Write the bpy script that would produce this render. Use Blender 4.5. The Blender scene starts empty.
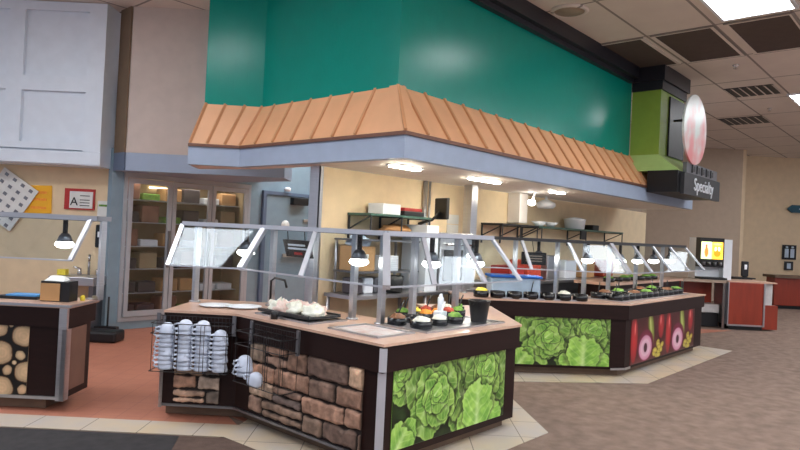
import bpy, math, random
import numpy as np
from mathutils import Vector, Matrix
random.seed(7)
C = bpy.context.scene
COL = C.collection
# ------------------------------------------------------------------ camera, world, exposure
YAW = math.radians(41.7); ROLL = math.radians(2.75); PITCH = math.atan(7/640); H = 1.6
cu, su = math.cos(YAW), math.sin(YAW)
cam = bpy.data.cameras.new('camera'); co = bpy.data.objects.new('camera', cam); COL.objects.link(co)
cam.sensor_width = 36; cam.lens = 640/800*36; cam.clip_start = 0.05
f = Vector((cu*math.cos(PITCH), su*math.cos(PITCH), math.sin(PITCH)))
r = Vector((su, -cu, 0)); up = r.cross(f)
r2 = r*math.cos(ROLL) + up*math.sin(ROLL); u2 = up*math.cos(ROLL) - r*math.sin(ROLL)
co.matrix_world = Matrix(((r2.x, u2.x, -f.x, 0), (r2.y, u2.y, -f.y, 0), (r2.z, u2.z, -f.z, H), (0, 0, 0, 1)))
C.camera = co
w = bpy.data.worlds.new('world'); C.world = w; w.use_nodes = True
w.node_tree.nodes['Background'].inputs[0].default_value = (0.78, 0.84, 1.0, 1)
w.node_tree.nodes['Background'].inputs[1].default_value = 0.24
C.view_settings.view_transform = 'Standard'; C.view_settings.look = 'None'
C.view_settings.exposure = 1.36; C.view_settings.gamma = 1; C.view_settings.use_curve_mapping = False
E_CEIL = 6.0      # emission of the ceiling troffers
E_STRIP = 44.0     # emission of the lamps under the canopy
E_HEAT = 8.0

# ------------------------------------------------------------------ materials
def s2l(c):
    return tuple(((v/12.92) if v <= .04045 else ((v+.055)/1.055)**2.4) for v in [q/255 for q in c])
def nd(nt, t, **k):
    n = nt.nodes.new(t)
    for a, b in k.items(): setattr(n, a, b)
    return n
def mat(name, rgb, rough=.5, metal=0, var=.08, scale=6, bump=0, bscale=60, spec=.5, stretch=None, rgb2=None, coat=0):
    m = bpy.data.materials.new(name); m.use_nodes = True; nt = m.node_tree
    b = nt.nodes['Principled BSDF']; c = s2l(rgb)
    b.inputs['Roughness'].default_value = rough; b.inputs['Metallic'].default_value = metal
    b.inputs['Specular IOR Level'].default_value = spec; b.inputs['Coat Weight'].default_value = coat
    tc = nd(nt, 'ShaderNodeTexCoord'); mp = nd(nt, 'ShaderNodeMapping')
    nt.links.new(tc.outputs['Object'], mp.inputs['Vector'])
    if stretch: mp.inputs['Scale'].default_value = stretch
    no = nd(nt, 'ShaderNodeTexNoise'); no.inputs['Scale'].default_value = scale; no.inputs['Detail'].default_value = 4
    nt.links.new(mp.outputs[0], no.inputs['Vector'])
    cr = nd(nt, 'ShaderNodeValToRGB'); cr.color_ramp.elements[0].position = .3; cr.color_ramp.elements[1].position = .7
    c2 = s2l(rgb2) if rgb2 else tuple(min(1, v*(1+var)) for v in c)
    c1 = c if rgb2 else tuple(v*(1-var) for v in c)
    cr.color_ramp.elements[0].color = (*c1, 1); cr.color_ramp.elements[1].color = (*c2, 1)
    nt.links.new(no.outputs['Fac'], cr.inputs[0]); nt.links.new(cr.outputs[0], b.inputs['Base Color'])
    if bump:
        n2 = nd(nt, 'ShaderNodeTexNoise'); n2.inputs['Scale'].default_value = bscale
        nt.links.new(mp.outputs[0], n2.inputs['Vector'])
        bp = nd(nt, 'ShaderNodeBump'); bp.inputs['Strength'].default_value = bump; bp.inputs['Distance'].default_value = .01
        nt.links.new(n2.outputs['Fac'], bp.inputs['Height']); nt.links.new(bp.outputs[0], b.inputs['Normal'])
    return m
def emit(name, rgb, st, base=(1, 1, 1)):
    m = bpy.data.materials.new(name); m.use_nodes = True; b = m.node_tree.nodes['Principled BSDF']
    b.inputs['Base Color'].default_value = (*base, 1)
    b.inputs['Emission Color'].default_value = (*s2l(rgb), 1); b.inputs['Emission Strength'].default_value = st
    return m
def glassm(name, tint=(0.93, 0.97, 0.98), fac=.10, rough=.03):
    m = bpy.data.materials.new(name); m.use_nodes = True; nt = m.node_tree; nt.nodes.clear()
    o = nd(nt, 'ShaderNodeOutputMaterial'); mx = nd(nt, 'ShaderNodeMixShader'); t = nd(nt, 'ShaderNodeBsdfTransparent'); g = nd(nt, 'ShaderNodeBsdfGlossy')
    lw = nd(nt, 'ShaderNodeLayerWeight'); lw.inputs['Blend'].default_value = .35
    ma = nd(nt, 'ShaderNodeMath', operation='MULTIPLY_ADD'); ma.inputs[1].default_value = .05; ma.inputs[2].default_value = fac
    nt.links.new(lw.outputs['Fresnel'], ma.inputs[0]); nt.links.new(ma.outputs[0], mx.inputs[0])
    t.inputs[0].default_value = (*tint, 1); g.inputs['Roughness'].default_value = rough
    nt.links.new(t.outputs[0], mx.inputs[1]); nt.links.new(g.outputs[0], mx.inputs[2]); nt.links.new(mx.outputs[0], o.inputs[0])
    return m
def vcol(name, rough=.4, noise=0):
    m = bpy.data.materials.new(name); m.use_nodes = True; nt = m.node_tree; b = nt.nodes['Principled BSDF']
    a = nd(nt, 'ShaderNodeAttribute', attribute_name='Col'); b.inputs['Roughness'].default_value = rough
    if noise:
        tc = nd(nt, 'ShaderNodeTexCoord'); no = nd(nt, 'ShaderNodeTexNoise'); no.inputs['Scale'].default_value = noise; no.inputs['Detail'].default_value = 6
        nt.links.new(tc.outputs['Object'], no.inputs['Vector'])
        mp = nd(nt, 'ShaderNodeMapRange'); mp.inputs['From Min'].default_value = .3; mp.inputs['From Max'].default_value = .7; mp.inputs['To Min'].default_value = .62; mp.inputs['To Max'].default_value = 1.3
        nt.links.new(no.outputs['Fac'], mp.inputs['Value'])
        vm = nd(nt, 'ShaderNodeVectorMath', operation='SCALE'); nt.links.new(a.outputs['Color'], vm.inputs[0]); nt.links.new(mp.outputs[0], vm.inputs['Scale'])
        nt.links.new(vm.outputs[0], b.inputs['Base Color'])
    else: nt.links.new(a.outputs['Color'], b.inputs['Base Color'])
    return m
def math_node(nt, op, a, b=None):
    n = nd(nt, 'ShaderNodeMath', operation=op)
    for i, v in enumerate((a, b)):
        if v is None: continue
        if isinstance(v, (int, float)): n.inputs[i].default_value = v
        else: nt.links.new(v, n.inputs[i])
    return n.outputs[0]
def grid_mat(name, rgb, seam, px, ox, py, oy, wd, rough=.8, rgb2=None, rot=0, nscale=3, bump=.1):
    m = mat(name, rgb, rough, rgb2=rgb2, scale=nscale, bump=bump, bscale=90); nt = m.node_tree; b = nt.nodes['Principled BSDF']
    src = b.inputs['Base Color'].links[0].from_socket
    g = nd(nt, 'ShaderNodeNewGeometry'); mp = nd(nt, 'ShaderNodeMapping'); mp.inputs['Rotation'].default_value = (0, 0, rot)
    nt.links.new(g.outputs['Position'], mp.inputs['Vector']); s = nd(nt, 'ShaderNodeSeparateXYZ'); nt.links.new(mp.outputs[0], s.inputs[0])
    def seamf(o, p, off):
        q = math_node(nt, 'ADD', math_node(nt, 'DIVIDE', math_node(nt, 'SUBTRACT', o, off), p), 100)
        q = math_node(nt, 'FRACT', q); return math_node(nt, 'LESS_THAN', q, wd/p)
    mx = math_node(nt, 'MAXIMUM', seamf(s.outputs[0], px, ox), seamf(s.outputs[1], py, oy))
    mix = nd(nt, 'ShaderNodeMix', data_type='RGBA'); nt.links.new(mx, mix.inputs[0]); nt.links.new(src, mix.inputs[6])
    mix.inputs[7].default_value = (*s2l(seam), 1); nt.links.new(mix.outputs[2], b.inputs['Base Color'])
    return m
M = {}
def mm(k, *a, **kw): M[k] = mat(k, *a, **kw)
mm('tan_wall', (226, 204, 168), .75, var=.05, bump=.15, bscale=120)
mm('pale_wall', (206, 190, 180), .75, var=.04, bump=.2, bscale=120)
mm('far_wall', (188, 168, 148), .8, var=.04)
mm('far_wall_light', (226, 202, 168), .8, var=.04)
mm('shaded_wall', (122, 102, 82), .8, var=.05)  # darker tone with the shade of the upper wall's side put in
mm('blue_wall', (134, 156, 170), .6, var=.05, bump=.1)
mm('blue_trim', (158, 172, 194), .5, var=.04)
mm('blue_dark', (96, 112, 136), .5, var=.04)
mm('white_board', (224, 232, 242), .35, var=.03)
mm('underside', (226, 220, 214), .6, var=.05)
mm('cream', (226, 200, 176), .5, var=.04)
mm('orange', (228, 172, 128), .5, var=.06, scale=3)
mm('orange_rib', (208, 150, 106), .5, var=.06, scale=3)
mm('copper_edge', (112, 72, 54), .5)
mm('black', (20, 19, 22), .45); mm('black_gloss', (16, 15, 18), .2); mm('charcoal', (48, 48, 50), .5)
mm('crown', (34, 32, 40), .4)
mm('green', (140, 168, 64), .5, var=.05); mm('green_pale', (178, 206, 126), .5, var=.05)
mm('steel', (188, 188, 192), .3, metal=.9, var=.06, stretch=(1, 1, 20)); mm('steel_dark', (128, 128, 132), .35, metal=.85)
mm('alu', (200, 202, 210), .38, metal=.6, var=.05); mm('chrome', (225, 225, 228), .12, metal=1)
mm('dark_brown', (34, 15, 12), .5, spec=.25, var=.15, scale=4, stretch=(1, 1, 8)); mm('kick', (104, 82, 64), .6, var=.2, scale=5)
mm('side_panel', (120, 88, 74), .45, var=.1)
mm('top', (206, 168, 146), .3, var=.06, scale=20, coat=.2); mm('top_edge', (196, 166, 140), .4, var=.05)
mm('carpet', (118, 98, 86), .95, rgb2=(146, 124, 110), scale=7, stretch=(1, 1, 1), bump=.6, bscale=220)
mm('mat_floor', (44, 42, 44), .9, rgb2=(58, 55, 56), scale=12, bump=.5, bscale=200)
mm('plastic_white', (232, 236, 242), .35, var=.03); mm('cup_white', (204, 212, 228), .35, var=.02, coat=.3)
mm('paper', (222, 222, 218), .7); mm('cardboard', (190, 146, 98), .8, var=.08); mm('red_wood', (142, 52, 32), .35, var=.15, scale=3, stretch=(3, 3, .5))
mm('counter_gray', (170, 150, 132), .5); mm('marble', (200, 198, 196), .4, var=.12, scale=9)
mm('red', (178, 42, 38), .5); mm('yellow', (240, 176, 30), .5); mm('blue_lid', (44, 110, 200), .4); mm('sky_blue', (90, 160, 220), .5)
mm('clear_tub', (184, 200, 216), .3, var=.1); mm('green_shelf', (70, 104, 92), .4, metal=.3)
mm('teal_sign', (34, 82, 100), .5); mm('wood', (168, 120, 72), .6, var=.15)
mm('food_pink', (232, 190, 176), .7, rgb2=(246, 228, 214), scale=25, bump=.5); mm('food_orange', (236, 130, 40), .6, rgb2=(250, 170, 60), scale=30, bump=.5)
mm('food_white', (238, 234, 214), .6, rgb2=(250, 246, 230), scale=30, bump=.4); mm('food_green', (76, 130, 50), .6, rgb2=(140, 180, 70), scale=40, bump=.5)
mm('food_yellow', (232, 206, 50), .6, rgb2=(250, 230, 90), scale=30, bump=.5); mm('food_red', (176, 50, 40), .6, rgb2=(214, 90, 60), scale=30, bump=.5)
mm('food_brown', (120, 78, 50), .6, rgb2=(150, 100, 66), scale=30, bump=.5); mm('ice', (210, 206, 204), .4, rgb2=(196, 160, 150), scale=14, bump=.6, bscale=50)
mm('frame_grey', (172, 174, 180), .35, var=.05)
mm('cooler_back', (150, 128, 96), .7, rgb2=(178, 156, 120), scale=2); mm('brown_pack', (140, 96, 76), .6, rgb2=(160, 116, 96), scale=8); mm('dark_pack', (70, 62, 66), .6)
M['glass'] = glassm('clear_glass', (.9, .945, .97), .008); M['cooler_glass'] = glassm('cooler_glass', (.88, .9, .92), .03)
M['picture'] = vcol('printed_picture', .35); M['stone'] = vcol('stone_veneer', .8, noise=18)
M['ceil'] = grid_mat('ceiling_tile', (222, 210, 202), (150, 140, 134), 1.65, 9.0, .9, 2.6, .035, rgb2=(228, 217, 208))
M['red_floor'] = grid_mat('quarry_tile', (172, 108, 86), (156, 100, 84), .2, 0, .2, 0, .006, rough=.6, rgb2=(182, 118, 94), rot=-YAW, nscale=4)
M['tile'] = grid_mat('border_tile', (206, 184, 148), (120, 108, 94), .42, .1, .42, .21, .008, rough=.45, rgb2=(184, 176, 172), rot=-YAW, nscale=2.0)
M['lamp'] = emit('fluorescent_diffuser', (246, 250, 255), E_CEIL); M['strip'] = emit('strip_lens', (255, 246, 224), E_STRIP); M['bulb'] = emit('heat_bulb', (255, 250, 240), E_HEAT)
M['screen'] = vcol('lit_display', .3)
nt = M['screen'].node_tree; b = nt.nodes['Principled BSDF']; nt.links.new(nt.nodes['Attribute'].outputs['Color'], b.inputs['Emission Color']); b.inputs['Emission Strength'].default_value = .9
# teal beadboard with vertical grooves
m = mat('teal_beadboard', (0, 140, 124), .24, var=.03, spec=.28); nt = m.node_tree; b = nt.nodes['Principled BSDF']
g = nd(nt, 'ShaderNodeNewGeometry'); s = nd(nt, 'ShaderNodeSeparateXYZ'); nt.links.new(g.outputs['Position'], s.inputs[0])
q = math_node(nt, 'ADD', s.outputs[0], math_node(nt, 'MULTIPLY', s.outputs[1], 2)); q = math_node(nt, 'FRACT', math_node(nt, 'DIVIDE', q, .12))
q = math_node(nt, 'GREATER_THAN', q, .09); bp = nd(nt, 'ShaderNodeBump'); bp.inputs['Distance'].default_value = .004; bp.inputs['Strength'].default_value = .35
nt.links.new(q, bp.inputs['Height']); nt.links.new(bp.outputs[0], b.inputs['Normal']); M['teal'] = m

# ------------------------------------------------------------------ mesh helpers
def W(X, D, z=0):   # X metres right of, D metres in front of the viewpoint (the diagonal axes the 45 degree fronts follow)
    return Vector((X*su + D*cu, -X*cu + D*su, z))
DX = Vector((su, -cu, 0)); DD = Vector((cu, su, 0))
class MB:
    def __init__(s): s.v = []; s.f = []; s.sm = []
    def add(s, vs, fs, smooth=False):
        n = len(s.v); s.v += [tuple(p) for p in vs]; s.f += [tuple(n+i for i in q) for q in fs]; s.sm += [smooth]*len(fs); return s
    def box(s, c, size, ax=None, ay=None, az=None):
        ax = Vector(ax or (1, 0, 0)).normalized(); az = Vector(az or (0, 0, 1)).normalized(); ay = Vector(ay).normalized() if ay else az.cross(ax)
        c = Vector(c); a, b, d = ax*size[0]/2, ay*size[1]/2, az*size[2]/2
        vs = [c+i*a+j*b+k*d for k in (-1, 1) for j in (-1, 1) for i in (-1, 1)]
        return s.add(vs, [(0, 2, 3, 1), (4, 5, 7, 6), (0, 1, 5, 4), (2, 6, 7, 3), (0, 4, 6, 2), (1, 3, 7, 5)])
    def bb(s, x0, x1, y0, y1, z0, z1): return s.box(((x0+x1)/2, (y0+y1)/2, (z0+z1)/2), (abs(x1-x0), abs(y1-y0), abs(z1-z0)))
    def bar(s, a, b, w, h=None, upv=(0, 0, 1)):
        a, b = Vector(a), Vector(b); d = b-a
        if abs(d.normalized().dot(Vector(upv))) > .98: upv = (1, 0, 0)
        y = Vector(upv).cross(d).normalized(); z = d.cross(y).normalized(); h = h or w
        return s.box((a+b)/2, (d.length, w, h), d, y, z)
    def seg(s, p0, p1, z0, z1, th, off=0):   # upright slab along a ground segment; thickness to the left of its direction
        p0, p1 = Vector((p0[0], p0[1], 0)), Vector((p1[0], p1[1], 0)); d = (p1-p0).normalized(); n = Vector((-d.y, d.x, 0))
        return s.box((p0+p1)/2+n*(off+th/2)+Vector((0, 0, (z0+z1)/2)), ((p1-p0).length, th, z1-z0), d)
    def prism(s, poly, z0, z1, poly2=None):
        n = len(poly); p2 = poly2 or poly
        area = sum(poly[i][0]*poly[(i+1) % n][1]-poly[(i+1) % n][0]*poly[i][1] for i in range(n))
        if area < 0: poly = poly[::-1]; p2 = p2[::-1]
        vs = [(p[0], p[1], z0) for p in poly]+[(p[0], p[1], z1) for p in p2]
        return s.add(vs, [tuple(range(n))[::-1], tuple(range(n, 2*n))]+[(i, (i+1) % n, n+(i+1) % n, n+i) for i in range(n)])
    def tube(s, pts, rad, seg=8, cap=True):
        pts = [Vector(p) for p in pts]; vs = []; fs = []; n = len(pts)
        for i, p in enumerate(pts):
            d = (pts[min(i+1, n-1)]-pts[max(i-1, 0)]).normalized(); a = Vector((0, 0, 1)) if abs(d.z) < .9 else Vector((1, 0, 0))
            x = d.cross(a).normalized(); y = d.cross(x); rr = rad[i] if isinstance(rad, (list, tuple)) else rad
            vs += [p+x*rr*math.cos(t*2*math.pi/seg)+y*rr*math.sin(t*2*math.pi/seg) for t in range(seg)]
        for i in range(n-1):
            fs += [(i*seg+t, (i+1)*seg+t, (i+1)*seg+(t+1) % seg, i*seg+(t+1) % seg) for t in range(seg)]
        if cap: fs += [tuple(range(seg)), tuple(range((n-1)*seg, n*seg))[::-1]]
        return s.add(vs, fs, seg > 5)
    def lathe(s, prof, c=(0, 0, 0), seg=16, sx=1, sy=1):
        vs = []; fs = []; n = len(prof); c = Vector(c)
        for rr, z in prof: vs += [c+Vector((rr*sx*math.cos(t*2*math.pi/seg), rr*sy*math.sin(t*2*math.pi/seg), z)) for t in range(seg)]
        for i in range(n-1): fs += [(i*seg+t, i*seg+(t+1) % seg, (i+1)*seg+(t+1) % seg, (i+1)*seg+t) for t in range(seg)]
        fs += [tuple(range(seg))[::-1], tuple(range((n-1)*seg, n*seg))]
        return s.add(vs, fs, True)
    def lump(s, c, rx, ry, rz, seed=0, n=10, amp=.25):
        rd = random.Random(seed); ph = [rd.uniform(0, 6.28) for _ in range(8)]; vs = []; fs = []; c = Vector(c)
        for i in range(n+1):
            th = math.pi*i/n
            for j in range(2*n):
                a = math.pi*j/n
                k = 1+amp*(math.sin(3*a+ph[0]+2*th)*.4+math.sin(5*a+ph[1])*math.sin(4*th+ph[2])*.5+math.sin(7*th+ph[3]+a)*.3)
                vs.append(c+Vector((rx*k*math.sin(th)*math.cos(a), ry*k*math.sin(th)*math.sin(a), max(0, rz*(math.cos(th)+.25)*(k if i < n*.7 else 1)))))
        for i in range(n):
            for j in range(2*n):
                fs.append((i*2*n+j, (i+1)*2*n+j, (i+1)*2*n+(j+1) % (2*n), i*2*n+(j+1) % (2*n)))
        return s.add(vs, fs, True)
    def build(s, name, m, parent=None, org=None, bevel=0):
        if parent is not None:
            org = Vector(parent.location); pp = parent.parent
            while pp: org = org+Vector(pp.location); pp = pp.parent
        elif org is None:
            vs = np.array(s.v); lo, hi = vs.min(0), vs.max(0); org = Vector(((lo[0]+hi[0])/2, (lo[1]+hi[1])/2, lo[2]))
        org = Vector(org); me = bpy.data.meshes.new(name); me.from_pydata([tuple(Vector(p)-org) for p in s.v], [], s.f)
        me.polygons.foreach_set('use_smooth', s.sm); me.materials.append(M[m] if isinstance(m, str) else m); me.update()
        o = bpy.data.objects.new(name, me); COL.objects.link(o)
        if parent is not None: o.parent = parent
        else: o.location = org
        if bevel:
            b = o.modifiers.new('bevel', 'BEVEL'); b.width = bevel; b.segments = 2; b.limit_method = 'ANGLE'
        return o
def thing(name, label, cat, loc, group=None):
    o = bpy.data.objects.new(name, None); COL.objects.link(o); o.location = loc; o.empty_display_size = .1
    o['label'] = label; o['category'] = cat
    if group: o['group'] = group
    return o
def tag(o, label, cat, group=None):
    o['label'] = label; o['category'] = cat
    if group: o['group'] = group
    return o
def struct(name, mb, m, **k):
    o = mb.build(name, m, org=(0, 0, 0), **k); o['kind'] = 'structure'; return o
def dup(o, loc=None, rz=None, label=None, parent=None, group=None):
    c = o.copy(); COL.objects.link(c)
    if parent: c.parent = parent
    if loc is not None: c.location = loc
    if rz is not None: c.rotation_euler = (c.rotation_euler[0], c.rotation_euler[1], rz)
    if label: c['label'] = label
    if group: c['group'] = group
    for ch in list(o.children): dup(ch, parent=c)
    return c
def offset(poly, d):   # open polyline moved to the left by d with mitred corners
    ps = [Vector(p[:2]) for p in poly]; n = len(ps); ns = []
    for i in range(n-1):
        e = (ps[i+1]-ps[i]).normalized(); ns.append(Vector((-e.y, e.x)))
    out = []
    for i in range(n):
        if i == 0: out.append(ps[0]+ns[0]*d)
        elif i == n-1: out.append(ps[-1]+ns[-1]*d)
        else:
            m_ = (ns[i-1]+ns[i]).normalized(); out.append(ps[i]+m_*d/max(.3, m_.dot(ns[i])))
    return out
def lerp(a, b, t): return Vector(a)*(1-t)+Vector(b)*t
def V3(p, z): return Vector((p[0], p[1], z))
def relief(name, p0, p1, z0, z1, nx, nz, func, parent, m, th=.02):
    """panel along ground segment p0->p1 seen from its right side; func(U,V metres)->rgb(sRGB 0..255), height m"""
    p0, p1 = Vector((p0[0], p0[1], 0)), Vector((p1[0], p1[1], 0)); L = (p1-p0).length; d = (p1-p0)/L; n = Vector((d.y, -d.x, 0))
    U, Vv = np.meshgrid(np.linspace(0, L, nx), np.linspace(0, z1-z0, nz)); rgb, h = func(U, Vv, L, z1-z0)
    org = Vector(parent.location)
    P = [p0+d*float(U[j, i])+n*float(h[j, i]+.001)+Vector((0, 0, z0+float(Vv[j, i])))-org for j in range(nz) for i in range(nx)]
    F = [(j*nx+i, j*nx+i+1, (j+1)*nx+i+1, (j+1)*nx+i) for j in range(nz-1) for i in range(nx-1)]
    k = len(P); back = [p0-n*th, p1-n*th]
    P += [back[0]+Vector((0, 0, z0))-org, back[1]+Vector((0, 0, z0))-org, back[1]+Vector((0, 0, z1))-org, back[0]+Vector((0, 0, z1))-org]
    F += [(k, k+3, k+2, k+1), tuple([k, k+1]+[i for i in range(nx-1, -1, -1)]), tuple([k+3]+[(nz-1)*nx+i for i in range(nx)]+[k+2]),
          tuple([k]+[j*nx for j in range(nz)]+[k+3]), tuple([k+1, k+2]+[j*nx+nx-1 for j in range(nz-1, -1, -1)])]
    me = bpy.data.meshes.new(name); me.from_pydata([tuple(p) for p in P], [], F); me.materials.append(M[m])
    a = me.color_attributes.new('Col', 'FLOAT_COLOR', 'POINT'); c = np.clip(rgb, 0, 255)/255
    c = np.where(c <= .04045, c/12.92, ((c+.055)/1.055)**2.4).reshape(-1, 3)
    c = np.vstack([c, np.tile(c.mean(0), (4, 1))]); a.data.foreach_set('color', np.hstack([c, np.ones((len(c), 1))]).astype(np.float32).ravel())
    sm = [True]*((nx-1)*(nz-1))+[False]*5; me.polygons.foreach_set('use_smooth', sm); me.update()
    o = bpy.data.objects.new(name, me); COL.objects.link(o); o.parent = parent; return o

# ------------------------------------------------------------------ printed pictures
def fbm(x, y, seed, octv=4, f0=1.0):
    rs = np.random.RandomState(seed); o = np.zeros_like(x); a = 1.
    for k in range(octv):
        for _ in range(3):
            t = rs.uniform(0, 6.28); o += a*np.sin((x*np.cos(t)+y*np.sin(t))*f0*6.28*(1+.3*rs.rand())+rs.uniform(0, 6.28))/3
        f0 *= 2; a *= .5
    return o
def lettuce(U, Vv, L, Hh):
    sc = Hh; x = U/sc; y = Vv/sc; A = L/sc; rs = np.random.RandomState(4)
    rgb = np.zeros(U.shape+(3,)); rgb[:] = (28, 48, 16); rgb += (fbm(x, y, 3, 4, 3)*14)[..., None]
    def leaf(cx, cy, ang, ln, wd, tone):
        nonlocal rgb
        dx, dy = x-cx, y-cy; t = (dx*np.cos(ang)+dy*np.sin(ang))/ln; s = (-dx*np.sin(ang)+dy*np.cos(ang))/wd
        sd = rs.randint(1000)
        prof = np.sqrt(np.clip(t*(1.12-t), 0, 1))*1.9*(.75+.25*t)+.05
        ruf = fbm(x, y, sd, 3, 3.2)*.09
        dist = np.minimum(prof*.62-np.abs(s)+ruf, (1.05-t+ruf)*1.1); dist = np.where(t < 0, -1, dist)
        sh = np.clip(1+(dist)/.16, 0, 1)*(dist <= 0)*(t > 0); rgb *= (1-.45*sh)[..., None]
        mk = np.clip(dist/.03, 0, 1)[..., None]
        vein = np.abs(np.sin((t*7-np.abs(s)*5)*2.2+fbm(x, y, sd+1, 2, 3)*.8)); v = np.clip(1-vein*2.2, 0, 1)*.55
        mid = np.exp(-(s/.09)**2)*(1-t*.6)
        cr = fbm(x, y, sd+2, 4, 3.5)
        base = np.array([158, 196, 92])*tone; lite = np.array([222, 236, 178]); dark = np.array([92, 142, 52])*tone
        g_ = np.clip(.45+.42*cr+.25*(t-.5)+.3*s, 0, 1)[..., None]
        col = dark*(1-g_)+base*g_; col = col*(1-v[..., None]*.6)+lite*(v[..., None]*.6); col = col*(1-mid[..., None]*.8)+lite*mid[..., None]*.8
        rim = np.exp(-((dist-.05)/.04)**2)[..., None]; col = col*(1-.45*rim)+np.array([176, 212, 110])*.45*rim
        rgb = rgb*(1-mk)+col*mk
    def head(cx, cy, R, n, sq=1):
        for ring in range(4):
            rr = R*(1-.23*ring)
            for k in range(n):
                a = 2*math.pi*(k+.5*ring)/n+rs.uniform(-.25, .25)
                leaf(cx-.1*R*math.cos(a), cy-.1*R*math.sin(a), a, rr*rs.uniform(.85, 1.1), rr*rs.uniform(.75, .95), .88+.08*ring+rs.uniform(-.08, .08))
    for _ in range(12):
        leaf(rs.uniform(0, A), rs.uniform(.3, 1.1), rs.uniform(0, 6.28), rs.uniform(.4, .6), rs.uniform(.4, .55), rs.uniform(.7, .95))
    head(A*.80, .74, .50, 5); head(A*.05, .9, .42, 5); head(A*.34, .56, .56, 6)
    for a, l, cx in ((2.3, .6, A*.78), (.8, .6, A*.72), (1.55, .68, A*.72)): leaf(cx, -.16, a, l, .56, 1.12)
    for cx, a in ((.12*A, 1.9), (A*.0, .9)): leaf(cx, -.12, a, .42, .42, 1.05)
    return rgb, np.zeros_like(U)
def logs(U, Vv, L, Hh):
    rs = np.random.RandomState(11); rgb = np.zeros(U.shape+(3,)); rgb[:] = (20, 17, 15); placed = []
    for R in (.095, .068, .055, .042, .03, .02):
        for _ in range({.095: 60, .068: 120, .055: 300, .042: 500, .03: 900, .02: 900}[R]):
            cx, cy = rs.uniform(0, L), rs.uniform(0, Hh)
            if all((cx-a)**2+(cy-b)**2 > (R+q+.004)**2 for a, b, q in placed): placed.append((cx, cy, R))
    for cx, cy, R in placed:
        dx, dy = U-cx, Vv-cy; a = np.arctan2(dy, dx); sd = rs.randint(99)
        d = np.sqrt(dx**2+dy**2)/R/(1+.06*np.sin(2*a+sd)+.03*np.sin(5*a+sd)); t = rs.rand()
        col = np.array([[222, 192, 150]])*(1-.25*t)+np.array([[190, 130, 100]])*.25*t
        k = 1-.30*np.clip(d, 0, 1)**3+.02*np.sin(d*22)+.04*fbm(U*8, Vv*8, sd, 3, 1)
        c = col*k[..., None]; c = np.where((d > .9)[..., None], np.array([120, 84, 56]), c)
        mk = np.clip((1-d)/.06, 0, 1)[..., None]; rgb = rgb*(1-mk)+c*mk
    return rgb, np.zeros_like(U)
def veggies(U, Vv, L, Hh):
    x0 = U/(L/2); x = x0 % 1.; y = Vv/Hh; rgb = np.zeros(U.shape+(3,)); rgb[:] = (74, 16, 22); rgb += (fbm(x0*2, y, 5, 4, 1.5)*16)[..., None]
    def blob(cx, cy, rx, ry, ang, c1, c2, edge=.08):
        nonlocal rgb
        dx, dy = (x-cx), (y-cy); a = dx*math.cos(ang)+dy*math.sin(ang); b_ = -dx*math.sin(ang)+dy*math.cos(ang)
        d = np.sqrt((a/rx)**2+(b_/ry)**2); mk = np.clip((1-d)/edge, 0, 1)[..., None]; g = np.clip(d, 0, 1)[..., None]**2
        rgb = rgb*(1-mk)+(np.array(c1)*(1-g)+np.array(c2)*g)*mk
    blob(.08, .5, .1, .5, 0, (190, 40, 44), (120, 12, 24)); blob(.1, .72, .025, .2, 0, (240, 140, 130), (190, 40, 44), .5)
    blob(.85, .72, .1, .34, 0, (176, 34, 40), (110, 16, 26)); blob(.83, .8, .025, .16, 0, (244, 150, 140), (196, 34, 40), .5)
    blob(.55, .66, .085, .4, .12, (150, 160, 70), (96, 100, 34)); blob(.53, .72, .03, .3, .12, (200, 206, 130), (150, 160, 70), .5)
    blob(.40, .32, .23, .36, 0, (140, 40, 70), (96, 16, 46))
    blob(.40, .28, .19, .27, 0, (236, 200, 210), (196, 120, 150)); blob(.40, .28, .13, .18, 0, (200, 150, 170), (230, 196, 206), .2); blob(.40, .28, .05, .1, 0, (60, 20, 36), (90, 34, 54))
    rs = np.random.RandomState(3)
    for _ in range(14): blob(rs.uniform(.62, .9), rs.uniform(.04, .36), .05, .07, rs.uniform(0, 3), (206, 190, 84), (150, 130, 40))
    return rgb, np.zeros_like(U)
def stonef(seed):
    def fn(U, Vv, L, Hh):
        rs = np.random.RandomState(seed); rgb = np.zeros(U.shape+(3,)); rgb[:] = (34, 24, 20); h = np.zeros_like(U)-.004
        pal = [(176, 144, 122), (158, 126, 108), (192, 164, 140), (140, 112, 98), (184, 142, 118), (170, 150, 134), (122, 104, 96), (196, 162, 134)]
        wob = fbm(U*3, Vv*3, seed, 4, 1.6)*.008; y = 0.; rects = []
        while y < Hh-.03:
            rh = rs.uniform(.11, .15)
            if Hh-y-rh < .05: rh = Hh-y
            x = -rs.uniform(0, .2)
            while x < L:
                wd = rs.uniform(.2, .52)
                if rs.rand() < .25: k = rs.uniform(.4, .6); rects += [(x, y, wd, rh*k), (x, y+rh*k, wd, rh*(1-k))]
                else: rects.append((x, y+rs.uniform(-.008, .008), wd, rh))
                x += wd
            y += rh
        for x, y, wd, rh in rects:
            x1, w1 = x, wd
            dx = np.minimum(U-x1, x1+w1-U)-.006+wob; dy = np.minimum(Vv-y, y+rh-Vv)-.006-wob
            d = np.where((dx < .02) & (dy < .02), .02-np.sqrt(np.clip(.02-dx, 0, 9)**2+np.clip(.02-dy, 0, 9)**2), np.minimum(dx, dy))
            col = np.array(pal[rs.randint(len(pal))])*rs.uniform(.72, 1.12); t = fbm(U, Vv, rs.randint(999), 4, 5)
            mk = np.clip(d/.004, 0, 1)
            hh = .022*np.clip(d/.02, 0, 1)**.5+.004*t+rs.uniform(-.004, .006)
            h = h*(1-mk)+hh*mk; rgb = rgb*(1-mk[..., None])+(col*(1+.12*t)[..., None])*mk[..., None]
        return rgb, h
    return fn
def flat_pic(fn): return fn

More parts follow.
